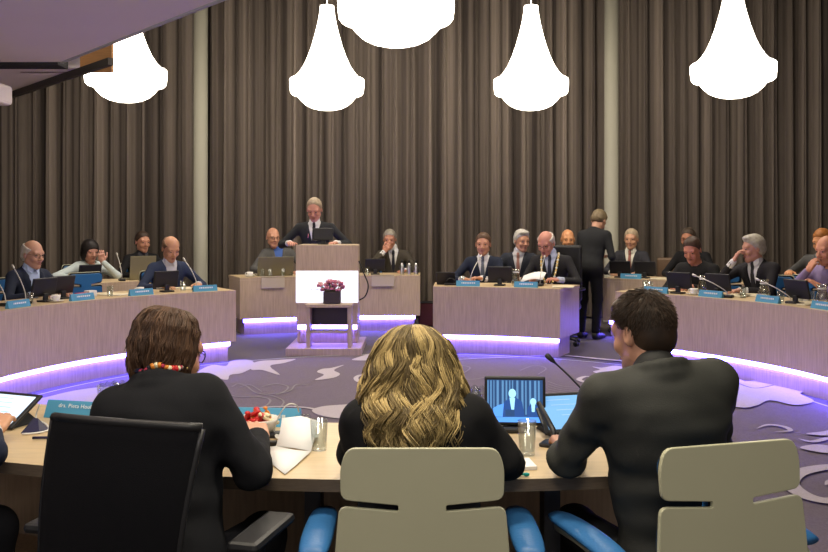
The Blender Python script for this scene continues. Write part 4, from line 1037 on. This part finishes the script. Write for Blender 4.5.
    if folds:
        wv=wob(P,22,1.3)*.006+wob(P*np.array([.6,.6,1.6]),45,.4)*.0028*folds; D=D+wv*np.clip((.02-z)/.1,0,1)
        dl=np.zeros(D.shape)
        for s in(-1,1):  # creases radiating at elbow and shoulder
            dd=np.linalg.norm(P-HN[s]['e'],axis=-1); u=norm(HN[s]['w']-SH[s]); dl+=np.sin((P@u)*110+4*wob(P,9,s))*.006*np.exp(-(dd/.12)**2)
            dd=np.linalg.norm(P-(SH[s]+T@np.array([-s*.03,0,-.10])),axis=-1); dl+=np.sin((P@T[:,2])*75+ s*(P@T[:,0])*60)*.0035*np.exp(-(dd/.09)**2)
        D=D+.0050*folds*np.sin(z*70+2.5*wob(P,7,.7)+3*Q[...,0])*np.exp(-((ax)/.13)**2)*(Q[...,1]<0)*np.clip(-(z+.12)/.08,0,1)
        D=D+(dl-.002)*min(folds,1.2)*.8
    if style in('suit','open'):
        sl=.23 if style=='suit' else .17; hw=np.clip((z-zv)*sl,-.03,.072); 
        lw=np.interp(z,[zv,-.16,-.09,-.03,0],[.004,.035,.052,.05,.03])
        lap=np.maximum(np.maximum(D-.007,hw-ax),np.maximum(ax-hw-lw,np.maximum(-Q[...,1]+.01,np.maximum(z-.0,zv-z))))
        D=np.maximum(D,-np.maximum(ax-hw,-Q[...,1]+.0)); D=np.minimum(D,lap)
    # open neck
    hole=np.linalg.norm(Q[...,:2]-np.array([0,.005]),axis=-1)-.064; D=np.maximum(D,-np.maximum(hole,-(z+ .02)) if style in('suit','open') else -np.maximum(hole-.003,-(z+.012)))
    v,f=nets(D,lo,rr_); v=relax(v,f,1,.35); nm='jacket' if style in('suit','open') else 'sweater'
    jk=meshobj(nm,[(v,f,0)],root,[jm])
    if folds:
        nt=jm.node_tree
    # ---- hair
    hm=hmat(hair_c); ctx=dict(root=root,hp=hp,HR=HR,Hd=Hd,hs=hs,N=N,T=T,q=q,hm=hm,HN=HN,P0=P0)
    if hair in('short','fringe','thin','full','bob'):
        g={'short':.009,'fringe':.010,'thin':.004,'full':.012,'bob':.020}[hair]
        fh=Fld(); fh.ell(hp(0,-.014,.030),np.array((.076+g,.095+g,.092+g))*hs,HR,k=.02); fh.ell(hp(0,-.055,-.03),np.array((.058+g,.05+g,.06))*hs,HR,k=.03)
        if hair=='full': fh.ell(hp(0,.05,.10),np.array((.055,.035,.025))*hs,HR,k=.03)
        if hair=='bob': fh.ell(hp(0,-.03,-.06),np.array((.088,.075,.075))*hs,HR,k=.03)
        D,P,lo,rr_=fh.grid(rf); Q2=((P-Hd)@HR)/hs; zz=Q2[...,2]; yy=Q2[...,1]
        D=D+wob(P,110,2.2)*.0018
        line=np.interp(yy,[-.10,-.05,-.005,.01,.045,.075,.11],[-.075,-.07,-.035,.005,.045,.072,.082])+rec*np.clip((yy-.02)/.05,0,1)
        if hair=='bob': line=np.interp(yy,[-.1,-.03,.03,.05,.09],[-.12,-.12,-.10,.0,.055])
        cut=(line-zz)
        if hair in('short','fringe','thin','full'): D=D+.75*g*np.clip(1-(zz-line)/.04,0,1)
        if hair in('fringe','thin'):
            top=np.interp(yy,[-.11,-.06,.0,.05],[.085,.078,.062,.045]); cut=np.maximum(cut,zz-top)
        D=np.maximum(D,cut*.8); D=np.maximum(D,-((np.abs(Q2[...,0])>.0)*0+1))
        v,f=nets(D,lo,rr_); meshobj('hair',[(relax(v,f,1,.3),f,0)],root,[hm],attr=(wob(v,160,1)*.25+.45).tolist())
    if hair!='none' or True:
        eb=MB()
        for s in(-1,1): eb.tube([hp(s*.016,.0865,.019),hp(s*.032,.085,.024),hp(s*.047,.073,.019)],[.0022,.003,.0018],fab((hair_c[0]*.5,hair_c[1]*.5,hair_c[2]*.5)),6)
        eb.build('eyebrows',root)
    if glasses:
        gl=MB()
        for s in(-1,1):
            c=np.array([s*.033,.100,.0]); pts=[hp(c[0]+.024*math.cos(a),c[1]-abs(.012*math.cos(a))*(1 if math.cos(a)*s>0 else 0),c[2]+.017*math.sin(a)) for a in np.linspace(0,2*PI,17)]; gl.tube(pts,.0018,M['black'],5)
            gl.tube([hp(s*.057,.088,.006),hp(s*.080,.03,.008),hp(s*.086,-.01,.004)],.0016,M['black'],5)
        gl.tube([hp(-.009,.102,.003),hp(.009,.102,.003)],.0018,M['black'],5); gl.build('glasses',root)
    if extra: extra(ctx)
    return ctx
def blob_hand(): pass
def w2l(root_pos,yaw,zoff=0):
    c,s=math.cos(-yaw),math.sin(-yaw)
    return lambda X,Y,Z:(c*(X-root_pos[0])-s*(Y-root_pos[1]),s*(X-root_pos[0])+c*(Y-root_pos[1]),Z-zoff)
def strands_mesh(name,paths,radii,tones,parent,mat_,n=4):
    VS=[];FS=[];TN=[];o=0
    ang=2*np.pi*np.arange(n)/n; ca,sa=np.cos(ang),np.sin(ang)
    for p,r,t in zip(paths,radii,tones):
        p=np.asarray(p); m=len(p); tg=np.gradient(p,axis=0); tg/=np.linalg.norm(tg,axis=1)[:,None]+1e-9
        up=np.array([.3,.9,.2]); u=np.cross(tg,up); u/=np.linalg.norm(u,axis=1)[:,None]+1e-9; w=np.cross(u,tg)
        ring=p[:,None,:]+r[:,None,None]*(ca[None,:,None]*u[:,None,:]+sa[None,:,None]*w[:,None,:]); VS.append(ring.reshape(-1,3)); TN.append(np.full(m*n,t) if np.isscalar(t) else np.repeat(t,n))
        i=np.arange(m-1)[:,None]*n+o; kk=np.arange(n)[None,:]; k2=(kk+1)%n
        FS.append(np.stack([i+kk,i+k2,i+n+k2,i+n+kk],-1).reshape(-1,4)); o+=m*n
    return meshobj(name,[(np.concatenate(VS),np.concatenate(FS),0)],parent,[mat_],attr=np.concatenate(TN).tolist())
def flow_hair(ctx,prof,ryk,n,seed,zr,ln,rad,wave,mat_,phimax=115,part=True,tone=(.2,.9),inner=None,cy=-.012,clump=5,flick=0,lay=(.8,1.0),radial=False):
    """locks that run down the profile surface: prof = [(z, rx)] in head space; phi = 0 is the back of the head"""
    r=random.Random(seed); zs=[a for a,_ in prof][::-1]; rs=[b_ for _,b_ in prof][::-1]; hp=ctx['hp']; paths=[];rad_=[];tones=[]
    for c in range(n):
        ph0=math.radians(r.uniform(-phimax,phimax)); z0=r.uniform(*zr[0]) if r.random()<zr[2] else zr[1]; L_=r.uniform(*ln) if ln[0]>0 else ctx_arc(r.uniform(ln[0],ln[1]),prof)-ctx_arc(z0,prof); lay_=r.uniform(*lay); co_=len(wave)>3; A=wave[0]*(r.uniform(.75,1.25) if co_ else r.uniform(.4,1.4)); lam=wave[1]*(r.uniform(.93,1.08) if co_ else r.uniform(.75,1.3)); p0=5*ph0*(1 if len(wave)<3 else wave[2])+r.gauss(0,.4 if co_ else .9); tn=r.uniform(*tone); dirc=r.choice((-1,1)); drift=r.gauss(0,.10)
        for k in range(clump):
            dph=r.gauss(0,.045); dl=r.gauss(0,.012); dt=r.gauss(0,.06); m=22; pts=[]; tt=np.linspace(0,1,m)
            L2=L_*r.uniform(.85,1.05); s_=0; z=z0
            for i in range(m):
                # arc length walk down the profile
                u=tt[i]*L2; 
                zz=z0; 
                # precomputed mapping arc->z
                zz=np.interp(u+ctx_arc(z0,prof),ARC[id(prof)][0],ARC[id(prof)][1])
                R_=np.interp(zz,zs,rs)*(lay_+dl); g=min(1,tt[i]*1.6); g=g*(.25+.75*min(1,max(0,u-.04)/.24)); ww=math.sin(2*PI*u/lam+p0)*A*g; ph=ph0+dph+drift*tt[i]+ww/max(R_,.03)
                R_+=.6*A*g*math.cos(2*PI*u/lam+p0)*dirc+flick*max(0,tt[i]-.7)*.1
                rk=ryk if not hasattr(ryk,'__len__') else np.interp(zz,[-.22,-.14,-.06,.04,.10,.13],ryk); pts.append(hp(R_*math.sin(ph),cy-R_*rk*math.cos(ph),zz))
            paths.append(np.array(pts)); rr=rad*r.uniform(.7,1.2); rad_.append(rr*np.minimum(1,np.minimum(.4+tt*4,(1.02-tt)*3.5+.12))); tones.append(np.clip(tn+dt+ (tt-.5)*.25,0,1.2))
    return strands_mesh('hair',paths,rad_,tones,ctx['root'],mat_)
ARC={}
def ctx_arc(z,prof):
    if id(prof) not in ARC:
        pz=np.linspace(prof[0][0],prof[-1][0],120); pr=np.interp(pz,[a for a,_ in prof][::-1],[b_ for _,b_ in prof][::-1]); s=np.concatenate([[0],np.cumsum(np.hypot(np.diff(pz),np.diff(pr)))])
        ARC[id(prof)]=(s,pz)
    s,pz=ARC[id(prof)]; return float(np.interp(-z,-pz,s))
# ---------- people at the far desks
FULL=dict(res=(.013,.0065))
navy=(.018,.024,.045); black=(.010,.010,.012); char=(.028,.028,.032)
REST={}
def rest(dx=.16,y=.40,z=.775,c=.4): return {s:dict(w=(s*dx,y,z),curl=c) for s in(-1,1)}
person(24,4.38,'seated white-haired man in navy suit and pale blue shirt, far left',hyaw=.1,hpitch=.15,hair='fringe',hair_c=(.5,.45,.38),jacket=navy,shirt=(.42,.52,.75),glasses=True,nb=(0,.08,.98),head=(-.01,.12,1.14),hands=rest(),chair='conference chair of the white-haired man at far left')
person(165,4.36,'seated balding man in navy jacket and pale shirt, looking down, left desk',hpitch=.45,hair='fringe',hair_c=(.16,.09,.05),jacket=(.024,.035,.075),shirt=(.50,.50,.55),nb=(0,.10,1.0),head=(0,.155,1.16),hands=rest(.2),skin_c=(.52,.27,.16),fat=1.05,chair='conference chair of the balding man in navy, left desk')
def headset(ctx): pass
x,y=seat(83,6.3)
person(84,6.35,'seated dark-haired woman in white blouse raising one hand, second row left',hyaw=.1,hpitch=.2,hair='bob',hair_c=(.015,.012,.012),style='sweater',jacket=(.50,.58,.60),nb=(-.02,.14,.93),head=(.0,.20,1.085),shw=.15,
   hands={-1:dict(w=(-.10,.34,.96),f=(.2,.1,1),n=(-.3,-1,0),curl=.8,pole=(-1,0,-1)),1:dict(w=(.22,.30,.775),pole=(1,-.5,-.2))},skin_c=(.50,.26,.20),chair='conference chair of the woman in white blouse')
person(140,6.4,'seated man with short dark hair behind a grey laptop, second row left',hyaw=.15,hpitch=.1,hair='short',hair_c=(.05,.03,.02),jacket=black,shirt=(.04,.04,.05),nb=(0,.08,1.02),head=(0,.11,1.19),hands=rest(),skin_c=(.5,.24,.15),chair='conference chair of the dark-haired man, second row left')
person(277,6.3,'seated bald man with glasses, grey jacket and blue shirt, left of the lectern',hyaw=.15,hpitch=.1,hair='none',hair_c=(.08,.06,.05),jacket=(.085,.085,.085),shirt=(.05,.11,.36),glasses=True,nb=(0,.07,1.07),head=(.07,.10,1.235),hands=rest(.24),fat=1.12,skin_c=(.5,.25,.16),collar=False,style='open',chair='conference chair of the bald man in grey jacket')
person(393,6.3,'grey-haired man in olive-brown suit with hand at his chin, right of the lectern',hyaw=-.1,hpitch=.2,hair='short',hair_c=(.30,.27,.22),jacket=(.060,.052,.040),shirt=(.65,.65,.65),tie=(.02,.02,.03),nb=(0,.08,1.04),head=(.05,.12,1.205),
   hands={1:dict(w=(.13,.22,1.03),f=(-.5,.25,.75),n=(-.6,-.7,.2),curl=.9,pole=(1,.3,-1)),-1:dict(w=(-.15,.38,.775))},skin_c=(.48,.22,.14),chair='conference chair of the man in olive-brown suit')
# speaker
def ribbon_pin(ctx):
    b_=MB(); p=[ctx['q'](.062,.135,-.10),ctx['q'](.068,.14,-.15)]; b_.tube(p,[.008,.011],M['pink'],6,flat=.5); b_.build('ribbon',ctx['root'])
sx=(316-CX)*10.95/F
person(pos=(sx,10.95),yaw=math.radians(178),label='standing speaker with fair grey hair in dark suit behind the lectern',stand=True,pelvis=(0,0,.93),nb=(0,.09,1.43),head=(0,.14,1.60),hpitch=.45,hyaw=-.05,hair='short',rec=.035,hair_c=(.34,.27,.19),jacket=(.022,.024,.028),shirt=(.7,.7,.72),tie=(.02,.02,.025),
   hands={-1:dict(w=(-.28,.33,1.20),f=(.3,1,0),pole=(-1,-.2,-.8)),1:dict(w=(.26,.34,1.20),f=(-.3,1,0),pole=(1,-.2,-.8))},skin_c=(.55,.26,.19),extra=ribbon_pin,fat=1.05,shw=.19)
# mayor desk
person(484,4.42,'brown-haired man in navy suit and grey tie, left end of the mayor desk',hpitch=.08,hair='short',hair_c=(.10,.055,.03),jacket=navy,shirt=(.72,.72,.74),tie=(.13,.15,.20),nb=(0,.05,1.02),head=(0,.085,1.185),
   hands={1:dict(w=(.20,.36,.775),f=(-.9,.5,0)),-1:dict(w=(-.02,.37,.79),f=(.8,.5,.1),curl=.8)},skin_c=(.52,.26,.17),chair='conference chair of the man in navy suit, mayor desk')
person(520,5.0,'seated white-haired man leaning right between the man in navy suit and the mayor',hyaw=.65,hpitch=.15,hair='full',hair_c=(.50,.48,.44),jacket=(.026,.030,.042),shirt=(.6,.6,.65),tie=(.35,.18,.15),nb=(.0,.08,1.05),head=(-.04,.11,1.215),hands=rest(),skin_c=(.55,.28,.18),chair='conference chair of the white-haired man beside the mayor')
def chain(ctx):
    q_=ctx['q']; b_=MB()
    pts={s:[q_(s*.085,-.02,.035),q_(s*.098,.05,.012),q_(s*.095,.115,-.06),q_(s*.082,.150,-.15),q_(s*.055,.168,-.25),q_(s*.02,.175,-.33)] for s in(-1,1)}
    for s in(-1,1):
        pp=smooth_open(pts[s],6)
        for i in range(0,len(pp)-1):
            c=(pp[i]+pp[i+1])/2; b_.ball(c,(.016,.010,.013) if i%2 else (.011,.008,.010),M['gold'] if i%3 else M['china'],n=8)
        b_.tube(pp,.004,M['gold'],6)
    c=q_(0,.18,-.345); b_.tube([c+np.array([0,-.004,0]),c+np.array([0,.006,0])],.032,M['gold'],16); b_.build('chain_of_office',ctx['root'])
person(553,4.42,'seated mayor with gold chain of office, glasses and grey fringe, reading papers',hyaw=-.2,hpitch=.42,hair='fringe',hair_c=(.55,.50,.45),jacket=(.022,.022,.025),shirt=(.45,.50,.68),tie=(.03,.035,.07),nb=(0,.09,1.05),head=(.05,.145,1.20),glasses=True,fat=1.18,shw=.19,
   hands={1:dict(w=(.10,.40,.80),f=(.4,.9,.1),n=(-.5,.2,-.5),curl=.7),-1:dict(w=(-.15,.36,.79),f=(.9,.5,.1),n=(.3,0,-1),curl=.6)},skin_c=(.55,.25,.19),extra=chain,headscale=1.15)
# person half hidden behind a chair back
person(569,5.9,'person whose reddish bald head shows behind the mayor, left of the standing person',hyaw=.3,hpitch=.1,hair='none',hair_c=(.2,.12,.08),jacket=black,shirt=(.4,.4,.4),nb=(0,.05,1.05),head=(0,.08,1.215),hands=rest(),skin_c=(.60,.28,.13))
# standing person
wx,wy=(589-CX)*11.15/F,11.15
person(pos=(wx,wy),yaw=math.radians(-38),label='standing person in dark jacket, back turned, beside the right column',stand=True,pelvis=(0,0,.88),nb=(0,.17,1.33),head=(0,.27,1.465),hpitch=.75,hyaw=0,hair='full',hair_c=(.16,.12,.065),style='sweater',jacket=(.016,.017,.019),trousers=(.006,.006,.008),
   hands={1:dict(w=(.14,.30,1.02),f=(-.3,.8,.1),pole=(.35,-.2,-1)),-1:dict(w=(-.1,.36,1.02),f=(.5,.8,0),pole=(-.3,-.1,-1))},fat=1.03,shw=.17)
# right side
person(632,6.35,'seated man with grey-blond hair, dark suit and patterned tie, second row right',hyaw=.05,hpitch=.1,hair='short',hair_c=(.42,.33,.22),jacket=(.032,.032,.040),shirt=(.66,.64,.56),tie=(.30,.12,.10),nb=(0,.05,1.05),head=(-.01,.08,1.22),hands=rest(),skin_c=(.52,.28,.17),chair=None)
person(694,6.2,'seated dark-haired man with glasses behind the man in black, second row right',hyaw=.0,hpitch=.1,hair='short',hair_c=(.07,.05,.035),jacket=black,shirt=(.03,.03,.03),nb=(0,.07,1.06),head=(.04,.10,1.235),hands=rest(),skin_c=(.42,.18,.10),glasses=True)
person(701,4.40,'seated man in black sweater looking down, right desk',hyaw=.1,hpitch=.45,hair='short',rec=.008,hair_c=(.06,.035,.025),style='sweater',jacket=(.012,.012,.013),nb=(0,.10,1.0),head=(.02,.16,1.155),fat=1.1,shw=.19,hands=rest(.1,.38,.775,.6),skin_c=(.52,.22,.15),chair='conference chair of the man in black, right desk')
person(764,4.40,'grey-haired man in dark suit resting his cheek on his hand, right desk',hyaw=-.6,hpitch=.15,hair='full',hair_c=(.40,.37,.31),jacket=(.020,.019,.024),shirt=(.70,.70,.74),tie=(.03,.03,.035),nb=(.03,.08,1.03),head=(.045,.12,1.185),shw=.185,
   hands={1:dict(w=(.165,.285,1.045),f=(-.32,-.35,.9),n=(-.6,-.6,0),curl=.5,pole=(1,.2,-1.2)),-1:dict(w=(-.02,.42,.775),curl=.8)},skin_c=(.52,.26,.19),chair='conference chair of the man resting his cheek on his hand')
person(838,4.42,'person in violet shirt with hands near the face, right edge',hyaw=-.1,hpitch=.2,hair='thin',hair_c=(.30,.15,.06),style='sweater',jacket=(.24,.19,.36),nb=(0,.08,1.03),head=(.02,.12,1.19),hands={1:dict(w=(.08,.30,1.0),f=(-.5,-.2,.8),n=(-.4,-.9,0),curl=.9,pole=(1,.2,-1)),-1:dict(w=(-.1,.36,.86),f=(.7,.3,.5),curl=.7)},skin_c=(.58,.26,.16))
person(829,5.6,'person in grey jacket behind the person in violet shirt, right edge',hyaw=.0,hpitch=.3,hair='short',hair_c=(.35,.13,.03),jacket=(.065,.065,.065),shirt=(.2,.2,.2),nb=(0,.1,1.08),head=(0,.14,1.24),hands=rest(.28,.3,.9),skin_c=(.62,.28,.12),fat=1.15,shw=.2)
# special chairs
def armchair(x,y,rz,label,m,ztop=1.14,wd=.22,name='high_back_chair'):
    r=empty(name,(x,y,0),rz,label,'chair')
    q_=MB(); q_.box((0,-.27,(ztop+.50)/2),(wd,.03,(ztop-.50)/2),M[m],bev=.028); q_.build('backrest',r)
    q_=MB(); q_.box((0,.0,.44),(.24,.24,.04),M[m],bev=.03); q_.build('seat',r)
    for s in(-1,1):
        q_=MB(); q_.box((s*.28,-.03,.655),(.03,.15,.015),M[m],bev=.012); q_.tube([(s*.28,-.03,.64),(s*.27,-.03,.45),(s*.18,-.03,.41)],.015,M['darkmetal']); q_.build('armrest',r)
    star_base(r,M['darkmetal']); return r
x,y=seat(556,4.45); armchair(x,y,inward(x,y)-.12,'black high-backed chair of the mayor','black',1.17,.23)
x,y=seat(675,6.2); armchair(x,y,inward(x,y)+.2,'brown leather armchair left of the man in black, second row right','brownleather',.97,.26,'leather_chair')
chair_at(718,4.6,'blue chair whose corner shows right of the man in black',0,.25)
chair_at(792,4.62,'empty blue chair right of the man resting his cheek on his hand',0,-.1)
# ---------- foreground people
# A: woman with short brown hair
pa=(-.66,2.36); ya=math.radians(-10); g=w2l(pa,ya)
def hairA(ctx):
    hp=ctx['hp']; hm=hairmat('auburn_brown_hair',(.022,.010,.006),(.135,.070,.038))
    prof=[(.121,.0),(.114,.042),(.097,.066),(.06,.083),(.0,.090),(-.05,.086),(-.10,.072),(-.13,.060)]
    fh=Fld(); fh.ell(hp(0,-.016,.024),(.079,.096,.090),ctx['HR'],k=.03); fh.ell(hp(0,-.040,-.05),(.064,.050,.060),ctx['HR'],k=.03)
    D,P,lo,rr_=fh.grid(.006); Q2=(P-ctx['Hd'])@ctx['HR']; cut=np.interp(Q2[...,1],[-.1,-.02,.02,.05,.1],[-.125,-.09,-.02,.02,.06])-Q2[...,2]; D=np.maximum(D+wob(P,120,1)*.0015,cut*.7); v,f=nets(D,lo,rr_); meshobj('hair_base',[(v,f,0)],ctx['root'],[hm],attr=[.12]*len(v))
    o=flow_hair(ctx,prof,(1.1,1.1,1.15,1.2,1.3,1.4),620,5,((.02,.115),.124,.72),(.07,.15),.0021,(.008,.07),hm,phimax=112,tone=(.0,.62),clump=6,cy=-.018,flick=.05,lay=(.92,1.07))
    # scarf at the neck
    sc=MB(); rr=random.Random(2); q_=ctx['q']; cols=[M['red'],fab((.02,.02,.06)),M['yellow'],fab((.5,.05,.1)),M['orangew'],fab((.02,.02,.03))]
    pts=[q_(.067*math.sin(a),-.004-.066*math.cos(a),.047+.006*math.sin(5*a)) for a in np.linspace(-2.6,2.6,40)]
    for i in range(39): sc.tube([pts[i],pts[i+1]],.009+.002*math.sin(i),cols[rr.randrange(6)],7)
    sc.build('scarf',ctx['root'])
    ear=MB(); ear.ball(hp(.088,-.0,-.045),.005,M['gold'],n=8); ear.build('earring',ctx['root'])
e=g(-.432,2.43,.785); w=g(-.475,2.72,.800)
e2=g(-.885,2.56,.79); w2=g(-.78,2.82,.775)
person(pos=pa,yaw=ya,label='woman seen from behind with short brown hair, colourful scarf and black jacket, seated left',pelvis=(0,.0,.53),nb=g(-.715,2.54,.985),head=g(-.710,2.615,1.085),hyaw=-.42,hpitch=.30,style='sweater',jacket=(.006,.0065,.009),hair='none',hair_c=(.05,.03,.02),
  hands={1:dict(e=e,w=w,f=norm(np.array(g(-.52,2.88,.835))-np.array(w)),curl=.45),-1:dict(e=e2,w=w2,f=(.4,1,0))},res=(.010,.0045),headscale=1.0,shw=.136,shz=-.042,glasses=True,extra=hairA,skin_c=(.58,.30,.19),folds=1.1)
# B: blond woman
pb=(.02,2.38); g=w2l(pb,0)
def hairB(ctx):
    hp=ctx['hp']; hm=hairmat('wavy_blond_hair',(.035,.020,.006),(.60,.44,.18))
    prof=[(.132,.0),(.128,.035),(.115,.065),(.085,.098),(.045,.118),(.0,.134),(-.05,.146),(-.10,.154),(-.15,.152),(-.20,.142),(-.26,.125)]
    fh=Fld(); fh.ell(hp(0,-.015,.025),(.083,.094,.094),ctx['HR'],k=.03); fh.ell(hp(0,-.05,-.08),(.112,.06,.12),ctx['HR'],k=.06)
    D,P,lo,rr_=fh.grid(.007); Q2=(P-ctx['Hd'])@ctx['HR']; cut=np.interp(Q2[...,1],[-.02,.03,.06,.1],[-.22,-.12,.02,.06])-Q2[...,2]; D=np.maximum(D,cut*.7); v,f=nets(D,lo,rr_); meshobj('hair_base',[(v,f,0)],ctx['root'],[hm],attr=[.02]*len(v))
    flow_hair(ctx,prof,(1.55,1.25,.95,1.0,1.15,1.3),600,11,((.0,.118),.1319,.45),(-.225,-.14),.0017,(.017,.125,.8,1),hm,phimax=122,tone=(-.15,.85),clump=9,cy=-.012,lay=(.80,1.03))
e=g(.255,2.48,.80); w=g(.20,2.71,.775); e2=g(-.165,2.53,.80); w2=g(-.08,2.78,.775)
person(pos=pb,yaw=0,label='woman seen from behind with long wavy blond hair and black jacket, seated in the middle',pelvis=(0,.0,.53),nb=g(.005,2.49,.955),head=g(-.003,2.535,1.035),hyaw=0,hpitch=.20,style='sweater',jacket=(.008,.008,.009),hair='none',hair_c=(.3,.22,.1),
  hands={1:dict(e=e,w=w,f=(-.5,1,0)),-1:dict(e=e2,w=w2,f=(.6,1,0))},res=(.010,.005),headscale=1.0,shw=.150,shz=-.045,extra=hairB,skin_c=(.58,.33,.22),folds=1.1)
# C: man in blazer
pc=(.72,2.44); yc=math.radians(12); g=w2l(pc,yc)
def hairC(ctx):
    hp=ctx['hp']; hm=hairmat('cropped_dark_hair',(.010,.0065,.005),(.075,.045,.028))
    fh=Fld(); fh.ell(hp(0,-.012,.032),(.074,.092,.089),ctx['HR'],k=.02); fh.ell(hp(0,-.055,-.025),(.059,.046,.050),ctx['HR'],k=.03); fh.ell(hp(0,.050,.090),(.052,.027,.020),ctx['HR'],k=.03)
    D,P,lo,rr_=fh.grid(.0045); Q2=(P-ctx['Hd'])@ctx['HR']; line=np.interp(Q2[...,1],[-.10,-.05,-.02,-.004,.012,.03,.07,.11],[-.082,-.082,-.045,.015,.012,.035,.075,.085]); D=np.maximum(D,(line-Q2[...,2])*.8); v,f=nets(D,lo,rr_); meshobj('hair',[(v,f,0)],ctx['root'],[hm],attr=(.25+.2*wob(v,60,2)).tolist())
    r=random.Random(8); paths=[];rad=[];tn=[]
    for k in range(5200):
        u=r.uniform(-1,1); a=r.uniform(0,2*PI); n_=np.array([math.sqrt(1-u*u)*math.cos(a),math.sqrt(1-u*u)*math.sin(a),u]); p=np.array([0,-.012,.032])+n_*np.array([.083,.103,.100])*1.0
        ln=np.interp(p[1],[-.10,-.05,-.02,-.004,.012,.03,.07,.11],[-.02,-.03,-.01,.02,.025,.04,.078,.085])
        if p[2]<ln: continue
        cr=np.array([0,-.05,.13]); d=p-cr; d=d-(d@n_)*n_; d=norm(d)+np.array([.15*r.gauss(0,1),.15*r.gauss(0,1),0]); L_=.010+.016*max(0,min(1,(p[2]-.02)/.08))
        pts=[p+d*L_*t+n_*(.0005+.006*t) for t in (0,.5,1)]; paths.append(np.array([hp(*x_) for x_ in pts])); rad.append(np.array([.0009,.0009,.0003])); tn.append(float(r.uniform(0,.9)))
    strands_mesh('hair_strands',paths,rad,tn,ctx['root'],hm,3)
e=g(.425,2.50,.80); w=g(.47,2.74,.775); e2=g(.87,2.60,.80); w2=g(.74,2.84,.775)
person(pos=pc,yaw=yc,label='man seen from behind with cropped dark hair and dark grey blazer, seated right',pelvis=(0,.0,.53),nb=g(.665,2.47,1.045),head=g(.645,2.54,1.145),headscale=.90,hyaw=.38,hpitch=.20,style='open',shirt=(.02,.02,.02),collar=False,jacket=(.036,.037,.033),hair='none',hair_c=(.03,.02,.015),trousers=(.02,.02,.022),
  hands={-1:dict(e=e,w=w,f=(.2,1,0)),1:dict(e=e2,w=w2,f=(-.6,1,0))},res=(.009,.0042),shw=.168,shz=-.045,extra=hairC,skin_c=(.46,.24,.16),folds=1.6)
# D: person at the left edge
pd=(-1.60,2.48); yd=math.radians(-24); g=w2l(pd,yd)
e=g(-1.225,2.60,.79); w=g(-1.345,2.86,.79)
person(pos=pd,yaw=yd,label='person in navy suit at the left edge, hand on the tablet',pelvis=(0,.0,.53),nb=g(-1.60,2.58,1.03),head=g(-1.60,2.64,1.20),style='suit',jacket=(.014,.020,.045),shirt=(.75,.75,.78),hair='short',hair_c=(.1,.07,.05),
  hands={1:dict(e=e,w=w,f=norm(np.array(g(-1.37,3.05,.84))-np.array(w)),curl=.35),-1:dict(w=g(-1.62,2.95,.775))},res=(.010,.0055),skin_c=(.62,.33,.20))
